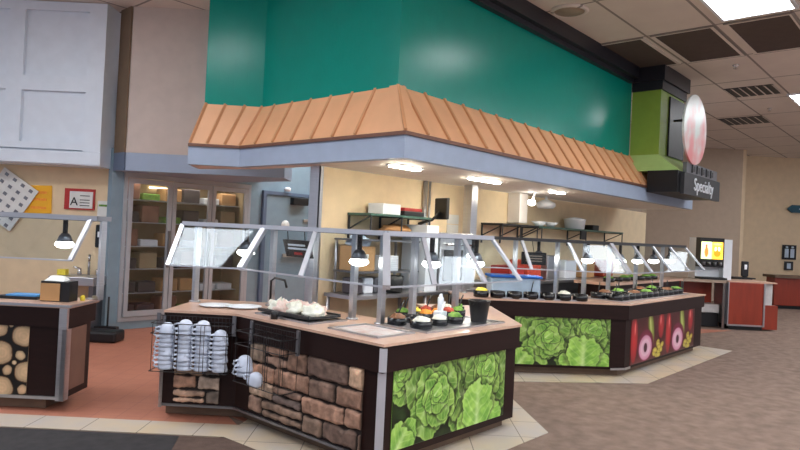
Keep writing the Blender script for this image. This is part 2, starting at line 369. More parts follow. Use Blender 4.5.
# ------------------------------------------------------------------ room: floor
struct('floor', MB().bb(-4, 26, -8, 12, -.05, 0), 'carpet')
struct('trim_1', MB().prism([W(-6, 5.08), W(-6, 12.4), W(6.5, 12.4), (10.5, 4.2), (7.6, 3.6), (6.3, 4.7), (5.4, 4.15), (4.6, 2.9), (3.1, 2.9), (3.1, 4.6), W(-1.2, 5.08)], 0, .004), 'red_floor')
struct('trim_2', MB().prism([W(-6, 4.8), W(-1.24, 4.8), (2.83, 2.55), (4.82, 2.55), (5.5, 3.3), (6.05, 3.86), (7.4, 2.7), (10.9, 2.7), (10.9, 3.3), (7.7, 3.3), (6.3, 4.6),
       (5.4, 4.2), (4.6, 2.95), (3.2, 2.95), (3.2, 4.4), W(-1.2, 5.1), W(-6, 5.1)], .004, .009), 'tile')
mt = MB().prism([W(-6, 3.0), W(-1.28, 3.0), W(-1.56, 4.76), W(-6, 4.76)], .001, .012).build('floor_mat', 'mat_floor')
tag(mt, 'dark charcoal floor mat lying in front of the left counter', 'mat')
mt = MB().prism([W(-1.56, 4.77), tuple(W(-1.27, 4.77)[:2]), (2.79, 4.16), (2.79, 2.2), W(-1.28, 2.4)][:1]+[W(-1.27, 4.77), (2.79, 4.16), (2.79, 2.3), W(-1.26, 2.6)], .001, .008).build('floor_mat', mat('mat_brown', (84, 66, 58), .95, rgb2=(100, 80, 70), scale=12, bump=.5, bscale=200))
tag(mt, 'brown floor mat between the charcoal mat and the front counter tiles', 'mat')
# ------------------------------------------------------------------ room: walls and ceiling
CZ = 4.55
struct('ceiling', MB().bb(-4, 26, -8, 12, CZ, CZ+.05), 'ceil')
BL = W(-4.13, 9.2)
struct('wall_left', MB().seg(W(-9, 9.22), W(-4.1, 9.22), 0, CZ, -.1, 0), 'tan_wall') if False else struct('wall_left', MB().prism([W(-9, 9.22), W(-4.14, 9.22), W(-4.14, 9.34), W(-9, 9.34)], 0, CZ), 'tan_wall')
# blue back wall with the cooler opening
wb = MB(); wb.bb(4.03, 4.2, 9.08, 9.2, 0, 2.6); wb.bb(4.2, 6.36, 9.08, 9.2, 2.28, 3.6); wb.bb(6.36, 9.2, 9.08, 9.2, 0, 3.6); wb.bb(4.2, 6.36, 9.08, 9.2, 0, .12)
struct('wall_back', wb, 'blue_wall')
struct('wall_kitchen', MB().bb(4.76, 14.5, 5.48, 5.6, 0, 2.3), 'tan_wall')
struct('trim_3', MB().bb(4.735, 4.80, 5.465, 5.478, 0, 2.3).bb(4.735, 4.757, 5.465, 5.62, 0, 2.3), 'steel')
# upper pale wall over the cooler, blue band below
a0, a1 = Vector((4.06, 8.75)), Vector((4.06, 9.12)); e1 = a0+Vector((DX.x, DX.y))*2.2
struct('wall_upper', MB().prism([a0, e1, e1+Vector((DD.x, DD.y))*1.0, (6.6, 9.07), (4.06, 9.07)], 2.52, CZ), 'pale_wall')
struct('trim_4', MB().prism([a0, e1, e1+Vector((DD.x, DD.y))*.6, (5.9, 9.07), (4.06, 9.07)], 2.27, 2.519), 'blue_trim')
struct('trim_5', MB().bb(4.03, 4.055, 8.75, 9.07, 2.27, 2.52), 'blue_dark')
struct('trim_6', MB().bb(4.03, 4.055, 8.76, 9.07, 2.521, CZ), 'shaded_wall')  # side of the pale upper wall, its shade painted as a darker colour
# far walls
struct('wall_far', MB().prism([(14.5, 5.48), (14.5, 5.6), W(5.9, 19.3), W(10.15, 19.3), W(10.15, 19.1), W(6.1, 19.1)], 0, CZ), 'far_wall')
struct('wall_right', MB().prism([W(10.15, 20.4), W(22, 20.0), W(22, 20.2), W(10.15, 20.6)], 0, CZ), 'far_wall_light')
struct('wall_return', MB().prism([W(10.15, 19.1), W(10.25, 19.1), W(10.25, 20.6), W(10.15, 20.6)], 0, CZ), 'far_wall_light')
# ------------------------------------------------------------------ the canopy (blue fascia, shingled awning, teal upper wall)
Z0, Z1, Z2 = 2.30, 2.52, 3.07
line = [(4.06, 7.12), (4.5, 6.68), (4.5, 4.0), (12.9, 4.0)]          # outer lower line
HI = [Vector((4.25, 7.12)), Vector((4.75, 6.62)), Vector((4.75, 4.35)), Vector((12.9, 4.35))]
can = thing('canopy', 'long canopy with green upper wall, orange ribbed awning and blue-grey fascia', 'canopy', (4.5, 4.0, Z0))
def band(poly, d0, d1, z0, z1): a = offset(poly, d0); b_ = offset(poly, d1); return MB().prism([*a, *b_[::-1]], z0, z1)
band(line, 0, .1, Z0+.001, Z1).build('fascia', 'blue_trim', can)
band(line, -.025, .12, Z1, Z1+.035).build('drip_edge', 'copper_edge', can)
aw = MB(); lo = offset(line, -.01); hi = HI
for i in range(3):
    a, b_, c, d = V3(lo[i], Z1+.03), V3(lo[i+1], Z1+.03), V3(hi[i+1], Z2), V3(hi[i], Z2); n = (b_-a).cross(d-a).normalized()*.03
    aw.add([a, b_, c, d, a-n, b_-n, c-n, d-n], [(0, 1, 2, 3), (4, 7, 6, 5), (0, 4, 5, 1), (1, 5, 6, 2), (2, 6, 7, 3), (3, 7, 4, 0)])
awn = aw.build('awning', 'orange', can)
def rib(pb, pt): MB().bar(V3(pb, Z1+.045), V3(pt, Z2+.01), .03, .03).build('seam', 'orange_rib', awn)
for i in range(3):
    if i == 0:
        for q_ in (.03, .36, .7): rib(lerp(lo[0], lo[1], q_), lerp(hi[0], hi[1], q_))
        continue
    e = (lo[i+1]-lo[i]); L = e.length; e.normalize(); nn = Vector((-e.y, e.x)); k = .345 if i else .28
    ta = (hi[i]-lo[i]).dot(e); tb = (hi[i+1]-lo[i]).dot(e); t = k if i != 1 else .2
    if i == 1: ts = [L-.34*(j+1) for j in range(7)]
    elif i == 2: ts = [.34*(j+1) for j in range(24)]
    else: ts = [.04, .28, .53]
    for t in ts:
        if t > L-.03: continue
        p = lo[i]+e*t
        if t < ta: continue
        if t > tb: continue
        rib(p, p+nn*(.27 if i == 1 else .36 if i == 2 else .31))
for j in (1, 2): rib(lo[j], hi[j])
# flat hip plates at the outer corner
MB().prism([lo[2]+Vector((0, .22)), lo[2], lo[2]+Vector((.22, 0)), lo[2]+Vector((.1, .1))], Z1+.035, Z2+.01, [hi[2]+Vector((-.02, .1)), hi[2]+Vector((-.02, -.02)), hi[2]+Vector((.1, -.02)), hi[2]+Vector((.1, .1))]).build('hip_plate', 'orange', awn)
tl = [hi[0], hi[1], hi[2], (10.62, 4.35)]
MB().prism([*tl, (10.62, 4.5), *offset(tl, .15)[2::-1]], Z2-.1, CZ-.001).build('upper_wall', 'teal', can)
band([hi[2]+Vector((-.001, 0)), (10.5, 4.35)], -.16, -.001, CZ-.2, CZ-.002).build('crown', 'crown', can)
band([hi[2]+Vector((-.001, 0)), (10.5, 4.35)], -.08, -.001, CZ-.27, CZ-.2).build('crown', 'crown', can)
ul = offset(line, .1)
MB().prism([*[Vector(p) for p in ul], (12.9, 5.47), (4.78, 5.47), (4.78, 6.7), (4.5, 7.6)], Z0, Z0+.05).build('soffit_board', 'underside', can)
# ------------------------------------------------------------------ green sign tower on the canopy
tw = thing('sign_tower', 'green square tower with black crown and black base box on the canopy', 'sign tower', (10.6, 3.9, 2.45))
MB().bb(10.63, 11.75, 3.86, 4.34, 3.05, 4.15).build('column', 'green', tw)
MB().bb(10.6, 11.8, 3.83, 4.34, 4.15, 4.3).bb(10.56, 11.84, 3.79, 4.34, 4.3, CZ-.004).build('crown', 'crown', tw)
MB().prism([(10.55, 3.5), (11.9, 3.5), (11.9, 4.28), (10.55, 4.28)], 2.8, 3.08, [(10.63, 3.86), (11.75, 3.86), (11.75, 4.34), (10.63, 4.34)]).build('flared_skirt', 'green_pale', tw)
MB().bb(10.5, 12.5, 3.5, 3.98, 2.45, 2.8).build('base_box', 'black', tw)
MB().bb(11.0, 11.75, 3.83, 3.859, 3.1, 4.1).build('niche', 'black', tw)
sb = thing('sign_board', 'dark grey board with white lettering on the front of the sign tower', 'sign', (11.6, 3.45, 2.43))
MB().bb(10.62, 12.55, 3.43, 3.495, 2.43, 2.78).build('board', 'charcoal', sb)
MB().bb(10.7, 12.35, 3.43, 3.49, 2.78, 2.95).build('top_board', 'steel_dark', sb)
def text(s, size, m, parent, loc, rot, ext=.004, name='lettering', sx=1):
    cv = bpy.data.curves.new(name, 'FONT'); cv.body = s; cv.size = size; cv.extrude = ext; cv.align_x = 'CENTER'; cv.align_y = 'CENTER'
    cv.materials.append(M[m]); o = bpy.data.objects.new(name, cv); COL.objects.link(o); o.parent = parent
    o.location = Vector(loc)-Vector(parent.location); o.rotation_euler = rot; o.scale = (sx, 1, 1)
    bpy.context.view_layer.update(); me = bpy.data.meshes.new_from_object(o.evaluated_get(bpy.context.evaluated_depsgraph_get())); n_ = bpy.data.objects.new(name, me); COL.objects.link(n_)
    n_.parent = parent; n_.location = o.location; n_.rotation_euler = rot; bpy.data.objects.remove(o); return n_
text('Specialty', .3, 'plastic_white', sb, (11.6, 3.42, 2.61), (math.pi/2, 0, 0), .006)
for k, x in enumerate((10.95, 11.2, 11.45, 11.7, 11.95)): MB().bb(x, x+.13, 3.418, 3.43, 2.82, 2.91).bb(x, x+.03, 3.414, 3.43, 2.80, 2.93).build('raised_ornament', 'charcoal', sb)
def disc_pic(U, Vv, L, Hh):
    r_ = np.sqrt((U-L/2)**2+(Vv-Hh/2)**2)/(L/2); rgb = np.zeros(U.shape+(3,)); n = fbm(U, Vv, 8, 4, 1.6)
    a = np.array([226, 232, 226]); bb = np.array([232, 138, 138]); t = np.clip(.45+.6*n-(Vv-Hh*.4)/Hh*1.2, 0, 1)[..., None]
    return a*(1-t)+bb*t, np.zeros_like(U)
rd = thing('round_sign', 'round pink and white board hanging before the green sign tower', 'sign', (11.5, 3.4, 2.92))
dr0, dcx, dcz = .57, 10.97, 3.5; m_ = MB(); cols = []; NR, NA = 14, 48
for yy in (3.4, 3.43):
    vs = [(dcx+dr0*i_/NR*math.cos(2*math.pi*j_/NA), yy, dcz+dr0*i_/NR*math.sin(2*math.pi*j_/NA)) for i_ in range(1, NR+1) for j_ in range(NA)]
    fs = [(i_*NA+j_, i_*NA+(j_+1) % NA, (i_+1)*NA+(j_+1) % NA, (i_+1)*NA+j_) for i_ in range(NR-1) for j_ in range(NA)]+[tuple(range(NA))]
    m_.add(vs, [q_[::-1] for q_ in fs] if yy > 3.41 else fs)
n_ = NR*NA; m_.f += [(n_-NA+j_, n_-NA+(j_+1) % NA, 2*n_-NA+(j_+1) % NA, 2*n_-NA+j_) for j_ in range(NA)]; m_.sm += [False]*NA
me_o = m_.build('disc_face', 'picture', rd); P_ = np.array(m_.v)
rgb_, _ = disc_pic(P_[:, 0]-dcx+dr0, P_[:, 2]-dcz+dr0, 2*dr0, 2*dr0); c_ = rgb_/255; c_ = np.clip(c_, 0, 1)**2.2
me_o.data.color_attributes.new('Col', 'FLOAT_COLOR', 'POINT').data.foreach_set('color', np.hstack([c_, np.ones((len(c_), 1))]).astype(np.float32).ravel())
MB().tube([(11.1, 3.432, 3.7), (11.1, 3.8, 3.7)], .02).build('bracket', 'charcoal', rd)
# ------------------------------------------------------------------ white panelled soffit box, left
ws = thing('soffit_cabinet', 'white panelled overhead box above the left counter', 'overhead panel', W(-5.5, 8.95, 2.3))
MB().prism([W(-9, 8.83), W(-4.16, 8.83), W(-4.16, 9.21), W(-9, 9.21)], 2.3, CZ-.002).build('box', 'white_board', ws)
fr = MB()
def fbar(x0, x1, z0, z1, d=.03): fr.box(W((x0+x1)/2, 8.8, (z0+z1)/2), (x1-x0, .06, z1-z0), DX)
for x in (-7.35, -6.15+.04, -5.04-.2): pass
fbar(-4.4, -4.16, 2.3, CZ-.01); fbar(-5.5, -5.28, 2.51, CZ-.01); fbar(-6.62, -6.4, 2.51, CZ-.01)
for x0, x1 in ((-5.28, -4.4), (-6.4, -5.5), (-7.5, -6.62)):
    fbar(x0, x1, 4.42, CZ-.01); fbar(x0, x1, 3.31, 3.51); fbar(x0, x1, 2.51, 2.6)
fr.build('stile_and_rail', 'white_board', ws)
MB().box(W(-6.2, 8.79, 2.4), (4.1, .07, .18), DX).build('bottom_board', 'white_board', ws, bevel=.01)
# ------------------------------------------------------------------ ceiling fittings
def troffer(x0, x1, y0, y1, label, vis=True):
    t = thing('ceiling_light', label, 'ceiling light', ((x0+x1)/2, (y0+y1)/2, CZ-.03), 'ceiling light panels')
    MB().bb(x0, x1, y0, y1, CZ-.022, CZ-.012).build('diffuser', 'lamp', t)
    w_ = .04; MB().bb(x0-w_, x1+w_, y0-w_, y0, CZ-.03, CZ-.001).bb(x0-w_, x1+w_, y1, y1+w_, CZ-.03, CZ-.001).bb(x0-w_, x0, y0, y1, CZ-.03, CZ-.001).bb(x1, x1+w_, y0, y1, CZ-.03, CZ-.001).build('frame', 'plastic_white', t)
troffer(7.85, 8.82, 1.66, 2.44, 'bright square ceiling light at the top right, in front of the dark ceiling panels')
troffer(13.8, 15.4, 1.75, 2.62, 'bright ceiling light far back at the right edge of the picture')
for k, (x, y) in enumerate((*[(x_, y_) for x_ in (-3.2, -.2, 2.8, 5.8, 8.9, 12.0, 15.2) for y_ in (-6.2, -3.6, -1.0)], (2.2, .9), (-1, .9), (.2, 6.0), (1.0, 4.9), (-1.6, 7.6), (18.5, 2.0), (6.6, 7.0), (6.6, 8.0), (9.0, 7.2), (9.0, 8.1))):  # unseen panels added to brighten the hall and the area behind the canopy
    troffer(x, x+1.5, y, y+.8, 'unseen ceiling light panel added overhead to brighten the room')
for k, (x0, x1, y0, y1, lb) in enumerate(((9.06, 10.62, 3.62, 4.36, 'dark square ceiling panel beside the green wall and the tower'), (9.06, 10.62, 2.68, 3.42, 'dark square ceiling panel in the middle of the row of three'), (9.06, 10.62, 1.76, 2.46, 'dark square ceiling panel at the right, behind the bright light'))):
    t = thing('ceiling_panel', lb, 'ceiling panel', ((x0+x1)/2, (y0+y1)/2, CZ-.02), 'dark ceiling panels')
    MB().bb(x0, x1, y0, y1, CZ-.012, CZ-.002).build('panel', mat('dark_grille', (84, 70, 66), .8) if k == 0 else bpy.data.materials['dark_grille'], t)
    w_ = .05; MB().bb(x0-w_, x1+w_, y0-w_, y0, CZ-.02, CZ-.001).bb(x0-w_, x1+w_, y1, y1+w_, CZ-.02, CZ-.001).bb(x0-w_, x0, y0, y1, CZ-.02, CZ-.001).bb(x1, x1+w_, y0, y1, CZ-.02, CZ-.001).build('frame', 'ceil', t)
sp = thing('ceiling_speaker', 'round ceiling vent near the top of the green wall', 'vent', (7.47, 3.92, CZ-.03))
MB().lathe([(.24, -.001), (.24, -.02), (.2, -.035), (.19, -.02)], (7.47, 3.92, CZ), 24).build('rim', 'ceil', sp)
MB().lathe([(.19, -.002), (.19, -.022), (.02, -.024)], (7.47, 3.92, CZ), 24).build('grille', 'counter_gray', sp)
def vent(x, y, sx, sy, label):
    v = thing('ceiling_vent', label, 'vent', (x, y, CZ-.03), 'ceiling air vents')
    MB().bb(x-sx/2, x+sx/2, y-sy/2, y+sy/2, CZ-.012, CZ-.002).build('backing', 'charcoal', v)
    m_ = MB(); n = 6
    for i in range(n+1): yy = y-sy/2+sy*i/n; m_.box((x, yy, CZ-.02), (sx, .05, .006), (1, 0, 0), (0, .8, .4), (0, -.4, .8))
    m_.build('louvre', 'ceil', v)
vent(13.2, 3.1, .8, .8, 'slatted ceiling air vent beyond the dark panels, nearer one'); vent(16.2, 3.95, .9, .9, 'slatted ceiling air vent farthest back, over the drinks machine')
for x, y, lb in ((11.2, 2.9, 'small sprinkler head on the ceiling just beyond the dark panels'), (15.0, 3.2, 'small sprinkler head on the ceiling farther back')):
    t = tag(MB().lathe([(.05, 0), (.05, -.01), (.015, -.02), (.015, -.05), (.035, -.055), (.035, -.06)], (x, y, CZ-.001), 12).build('sprinkler', 'chrome'), lb, 'sprinkler', 'ceiling sprinklers')
# strip lamps below the canopy
for x0, x1, lb in ((4.86, 5.30, 'glowing strip lamp under the canopy nearest its corner'), (6.27, 6.87, 'glowing strip lamp under the canopy in front of the steel post'), (8.25, 8.6, 'glowing strip lamp under the canopy farthest right')):
    t = thing('strip_lamp', lb, 'lamp', ((x0+x1)/2, 4.48, 2.25), 'strip lamps under the canopy')
    MB().bb(x0, x1, 4.45, 4.53, 2.27, 2.287).build('lens', 'strip', t, bevel=.01)
    MB().bb(x0-.02, x1+.02, 4.43, 4.55, 2.287, 2.299).build('housing', 'plastic_white', t)
# ------------------------------------------------------------------ cooler
cl = thing('glass_door_cooler', 'tall three-door glass cooler built into the blue back wall', 'cooler', (5.27, 9.4, .12))
c0, c1 = 4.22, 6.34
MB().bb(c0, c1, 9.75, 9.8, .12, 2.27).bb(c0, c0+.03, 9.2, 9.75, .12, 2.27).bb(c1-.03, c1, 9.2, 9.75, .12, 2.27).bb(c0, c1, 9.2, 9.75, 2.24, 2.27).bb(c0, c1, 9.2, 9.75, .12, .16).build('cabinet', 'cooler_back', cl)
fr = MB(); fr.bb(c0-.02, c1+.02, 9.05, 9.1, 2.2, 2.27).bb(c0-.02, c1+.02, 9.05, 9.1, .12, .18)
for x in (c0-.02, c1-.03): fr.bb(x, x+.05, 9.05, 9.1, .18, 2.2)
fr.build('frame', 'frame_grey', cl)
dw = (c1-c0-.08)/3
for k in range(3):
    x0 = c0+.04+k*dw; x1 = x0+dw-.015
    d = thing('cooler_door', '', '', (0, 0, 0)); del d['label']; del d['category']; bpy.data.objects.remove(d)
    d = MB().bb(x0, x0+.06, 9.02, 9.06, .19, 2.19).bb(x1-.06, x1, 9.02, 9.06, .19, 2.19).bb(x0+.06, x1-.06, 9.02, 9.06, 2.12, 2.19).bb(x0+.06, x1-.06, 9.02, 9.06, .19, .27).build('door', 'frame_grey', cl)
    MB().bb(x0+.06, x1-.06, 9.035, 9.045, .27, 2.12).build('glass_pane', 'cooler_glass', d)
    MB().bb(x1-.045, x1-.02, 8.98, 9.02, .9, 1.45).build('handle', 'steel_dark', d)
for z in (.5, .86, 1.2, 1.56, 1.9): MB().bb(c0+.04, c1-.04, 9.28, 9.72, z-.012, z).build('shelf', 'alu', cl)
packs = [('cardboard', .4, .2), ('brown_pack', .3, .26), ('dark_pack', .36, .16), ('plastic_white', .4, .1), ('brown_pack', .22, .27), ('food_green', .3, .1), ('cooler_back', .42, .24), ('dark_pack', .3, .22)]
names = ['top', 'second', 'third', 'fourth', 'fifth', 'lowest']; rp = random.Random(5); bay = ['left', 'middle', 'right']
for si, z in enumerate((1.9, 1.56, 1.2, .86, .5, .16)):
    for k in range(3):
        x = c0+.07+k*dw; first = True
        for slot in range(2):
            m_, wd, hh = packs[(rp.randrange(8))]; wd = .28
            x0 = x+slot*.32; hh = min(hh, .3)
            o = MB().bb(x0, x0+wd, 9.32, 9.62, z+.001, z+hh).build('food_package', m_, bevel=.015)
            tag(o, f'packed food behind the {bay[k]} cooler door, {names[si]} shelf, {"left" if slot == 0 else "right"} side', 'package', 'packages in the glass-door cooler')
cl_l = tag(MB().bb(4.9, 5.2, 9.7, 9.72, 2.1, 2.13).build('cooler_lamp', emit('cooler_glow', (255, 236, 190), 2)), 'small lit lamp at the top inside the glass cooler', 'lamp')
la = bpy.data.lights.new('cooler_light', 'AREA'); la.shape = 'RECTANGLE'; la.size = 1.8; la.size_y = .1; la.energy = 3; la.color = (1, .9, .75)
lo_ = bpy.data.objects.new('cooler_light', la); COL.objects.link(lo_); lo_.location = (5.27, 9.3, 2.2)
# blue back door and its fittings
d1 = thing('door_1', '', '', (7.35, 9.07, 0)); del d1['label']; del d1['category']; d1['kind'] = 'structure'
MB().bb(6.68, 8.05, 9.045, 9.078, 0, 2.13).build('door_leaf', 'blue_wall', d1)
MB().bb(6.6, 6.67, 9.02, 9.078, 0, 2.2).bb(6.67, 8.1, 9.02, 9.078, 2.14, 2.2).build('door_frame', 'blue_dark', d1)
MB().bb(7.05, 7.75, 9.0, 9.03, 1.06, 1.12).build('push_bar', 'steel', d1)
tag(MB().bb(7.18, 7.52, 8.93, 9.04, 1.99, 2.12).build('door_closer', 'black', bevel=.01), 'black door closer box at the top of the blue door', 'door closer')
tag(MB().lathe([(.05, 0), (.06, .02), (.06, .05), (.03, .07)], (7.08, 9.0, 2.22), 14).build('alarm_bell', 'plastic_white'), 'small white round alarm above the blue door', 'alarm')
cd = thing('light_switch', 'white switch box with grey pipe beside the blue door', 'switch', (7.75, 9.0, 1.95))
MB().bb(7.68, 7.8, 8.97, 9.04, 1.93, 2.1).build('box', 'plastic_white', cd); MB().tube([(7.74, 9.0, 2.1), (7.74, 9.0, 2.9)], .02).build('pipe', 'steel', cd)
tag(MB().lathe([(.09, 0), (.09, .01)], (0, 0, 0), 20).build('door_notice', 'paper', org=(0, 0, 0)), 'small round white notice on the blue door', 'sign')
o = bpy.data.objects['door_notice']; o.location = (7.1, 9.044, 1.62); o.rotation_euler = (math.pi/2, 0, 0)
tag(MB().bb(7.5, 7.68, 9.02, 9.044, 1.7, 1.75).build('door_plate', 'steel', bevel=.005), 'small steel plate on the blue door', 'plate')
# ------------------------------------------------------------------ things on the left tan wall (D about 9.2)
def wallbox(name, m, X0, X1, z0, z1, dep=.03, D=9.2, ang=0, bevel=0, parent=None, org=None):
    c = W((X0+X1)/2, D-dep/2, (z0+z1)/2); ax = DX*math.cos(ang)+Vector((0, 0, math.sin(ang))); az = -DX*math.sin(ang)+Vector((0, 0, math.cos(ang)))
    return MB().box(c, (X1-X0, dep, z1-z0), ax, None, az).build(name, m, parent, bevel=bevel)
def pX(x, D=9.2): return (x-400)/640*D
ps = thing('grid_poster', 'tilted white poster with rows of small dark pictures on the left wall', 'poster', W(-5.6, 9.18, 1.7))
def poster_pic(ang):
    c = W(-5.64, 9.17, 1.80); ax = DX*math.cos(ang)+Vector((0, 0, math.sin(ang))); az = -DX*math.sin(ang)+Vector((0, 0, math.cos(ang)))
    MB().box(c, (.6, .012, .7), ax, None, az).build('sheet', 'paper', ps)
    m_ = MB()
    for i in range(4):
        for j in range(6): m_.box(c+ax*(-.21+.14*i)+az*(-.31+.12*j)-DD*.009, (.055, .004, .045), ax, None, az)
    m_.build('small_pictures', 'steel_dark', ps)
poster_pic(math.radians(-33))
yp = thing('yellow_poster', 'yellow poster on the left wall, partly behind the tilted white poster', 'poster', W(-5.25, 9.19, 1.62))
wallbox('sheet', 'yellow', -5.42, -5.02, 1.62, 2.02, .008, 9.205, .03, parent=yp)
m_ = MB()
for z in (1.92, 1.82, 1.7): m_.box(W(-5.2, 9.193, z), (.22, .003, .035), DX)
m_.build('print_lines', 'food_orange', yp)
gs = thing('grade_card', 'white health grade card with a black letter A in a red frame on the wall', 'sign', W(-4.55, 9.19, 1.75))
wallbox('red_frame', 'red', -4.83, -4.4, 1.7, 2.0, .03, 9.215, 0, parent=gs); wallbox('card', 'paper', -4.75, -4.42, 1.72, 1.96, .012, 9.184, 0, parent=gs)
o = text('A', .17, 'black', gs, W(-4.68, 9.165, 1.81), (math.pi/2, 0, YAW-math.pi/2), .002); m_ = MB()
for z in (1.9, 1.84, 1.8, 1.76): m_.box(W(-4.53, 9.17, z), (.14, .003, .012), DX)
m_.build('print_lines', 'charcoal', gs)
np_ = thing('paper_notice', 'white paper notice with a green line, right of the grade card', 'sign', W(-4.25, 9.2, 1.6))
wallbox('sheet', 'paper', -4.36, -4.16, 1.58, 1.84, .006, 9.215, parent=np_); wallbox('print_line', 'food_green', -4.34, -4.2, 1.76, 1.79, .004, 9.208, parent=np_)
ds = thing('soap_dispenser', 'black wall soap dispenser beside the cooler, above the sink', 'dispenser', W(-4.3, 9.15, 1.2))
wallbox('body', 'black_gloss', -4.33, -4.17, 1.17, 1.5, .1, 9.21, 0, .02, parent=ds); wallbox('window', 'plastic_white', -4.29, -4.21, 1.32, 1.4, .006, 9.108, 0, parent=ds)
sk = thing('sink_counter', 'grey hand sink counter against the wall behind the left counter', 'sink', W(-4.6, 8.95, .6))
MB().box(W(-4.42, 8.93, .72), (.62, .5, .12), DX).build('basin', 'steel', sk, bevel=.01); MB().box(W(-4.2, 8.95, .34), (.06, .3, .64), DX).build('bracket', 'steel_dark', sk)
fx_, fz = -4.36, .781; fc = thing('faucet', 'curved chrome faucet on the grey sink counter', 'faucet', W(fx_, 9.05, fz))
MB().tube([W(fx_, 9.05, fz), W(fx_, 9.05, fz+.22), W(fx_+.02, 9.0, fz+.29), W(fx_+.06, 8.93, fz+.28), W(fx_+.07, 8.9, fz+.2)], .018).build('spout', 'chrome', fc)
for s_ in (-.13, .13): MB().tube([W(fx_+s_, 9.05, fz+.09), W(fx_+s_*1.5, 9.0, fz+.11)], .014).lathe([(.03, 0), (.025, .09)], W(fx_+s_, 9.05, fz), 10).build('handle', 'chrome', fc)
tag(MB().box(W(-4.62, 8.85, .825), (.12, .1, .08), DX).build('sponge_box', 'food_yellow', bevel=.01), 'yellow-green small box on the sink counter', 'box')
# broom and dust pan by the cooler
tag(MB().tube([W(-4.0, 8.92, .02), W(-4.02, 8.97, .5)], .014).box(W(-4.0, 8.9, .05), (.3, .1, .09), DX).build('floor_brush', 'black'), 'black floor brush standing by the cooler frame', 'brush')
bin_ = MB().box(W(-4.02, 8.3, .08), (.95, .3, .14), DX).build('floor_tray', 'black', bevel=.03); tag(bin_, 'low black tray on the red floor behind the left counter', 'tray')

# ------------------------------------------------------------------ counters
TZ = .88
def counter(name, label, edge, depth, body_inset=.05):
    """edge: open polyline of the public side, inside lies to the left"""
    c = thing(name, label, 'counter', (edge[1][0], edge[1][1], 0))
    o0 = offset(edge, 0); i0 = offset(edge, depth)
    MB().prism([*o0, *i0[::-1]], TZ-.018, TZ).build('countertop', 'top', c)
    a = offset(edge, .015); b_ = offset(edge, depth-.02); MB().prism([*a, *b_[::-1]], TZ-.19, TZ-.018).build('fascia', 'dark_brown', c)
    a = offset(edge, body_inset); b_ = offset(edge, depth-.04); MB().prism([*a, *b_[::-1]], .1, TZ-.19).build('body', 'dark_brown', c)
    a = offset(edge, .15); b_ = offset(edge, depth-.1); MB().prism([*a, *b_[::-1]], .009, .1).build('kick_board', 'kick', c)
    return c
I1 = [(2.62, 4.84), (3.0, 4.40), (3.0, 2.76), (4.68, 2.76)]
K1 = counter('salad_bar', 'front buffet counter with stone and lettuce panels and white cups', I1+[], .85)
# the end beyond the short corner is cut at 45 degrees
I1x = [(4.68, 2.76), (5.6, 3.68)]
MB().prism([(4.68, 2.76), (5.6, 3.68), (5.0, 4.2), (4.67, 3.6)], TZ-.018, TZ).build('countertop', 'top', K1)
MB().prism([(4.68, 2.775), (5.58, 3.68), (5.0, 4.15), (4.67, 3.6)], TZ-.19, TZ-.019).build('fascia', 'dark_brown', K1)
MB().prism([(4.68, 2.82), (5.54, 3.68), (5.0, 4.1), (4.67, 3.55)], .1, TZ-.19).build('body', 'dark_brown', K1)
MB().prism([(4.6, 2.92), (5.4, 3.68), (5.0, 4.0), (4.6, 3.5)], .009, .1).build('kick_board', 'kick', K1)
I2 = [(5.98, 4.38), (7.46, 2.96), (10.35, 2.96)]
K2 = counter('salad_bar', 'rear buffet counter with lettuce panel and red vegetable panel', I2, .75)
L0 = [tuple(W(-5.2, 5.2)[:2]), tuple(W(-2.64, 5.2)[:2]), tuple(W(-2.62, 5.72)[:2])]
K3 = thing('salad_bar', 'left counter with a panel picturing round cut log ends', 'counter', (*L0[1], 0))
def lp(x0, x1, d0, d1): return [W(x0, d0), W(x1, d0), W(x1, d1), W(x0, d1)]
MB().prism(lp(-5.2, -2.64, 5.2, 5.7), TZ-.03, TZ).build('countertop', 'top', K3)
MB().prism(lp(-5.2, -2.66, 5.215, 5.69), TZ-.19, TZ-.03).build('fascia', 'dark_brown', K3)
MB().prism(lp(-5.2, -2.69, 5.24, 5.67), .1, TZ-.19).build('body', 'dark_brown', K3)
MB().prism(lp(-5.2, -2.85, 5.3, 5.6), .009, .1).build('kick_board', 'kick', K3)
MB().prism(lp(-2.692, -2.68, 5.3, 5.58), .16, TZ-.21).build('side_panel', 'side_panel', K3)
MB().prism(lp(-2.72, -2.655, 5.19, 5.22), .1, TZ-.03).prism(lp(-2.69, -2.655, 5.19, 5.27), .1, TZ-.2).build('corner_guard', 'steel', K3)
MB().prism(lp(-5.2, -2.7, 5.225, 5.245), .1, .125).build('bottom_rail', 'steel', K3)
MB().bar(W(-5.2, 5.195, TZ-.012), W(-2.64, 5.195, TZ-.012), .01, .02).bar(W(-2.635, 5.2, TZ-.012), W(-2.635, 5.7, TZ-.012), .01, .02).build('edge_strip', 'steel', K3)
relief('log_picture', W(-3.72, 5.235), W(-2.98, 5.235), .12, .69, 150, 120, logs, K3, 'picture', .01)
relief('log_picture', W(-4.9, 5.235), W(-3.8, 5.235), .12, .69, 150, 80, logs, K3, 'picture', .01)
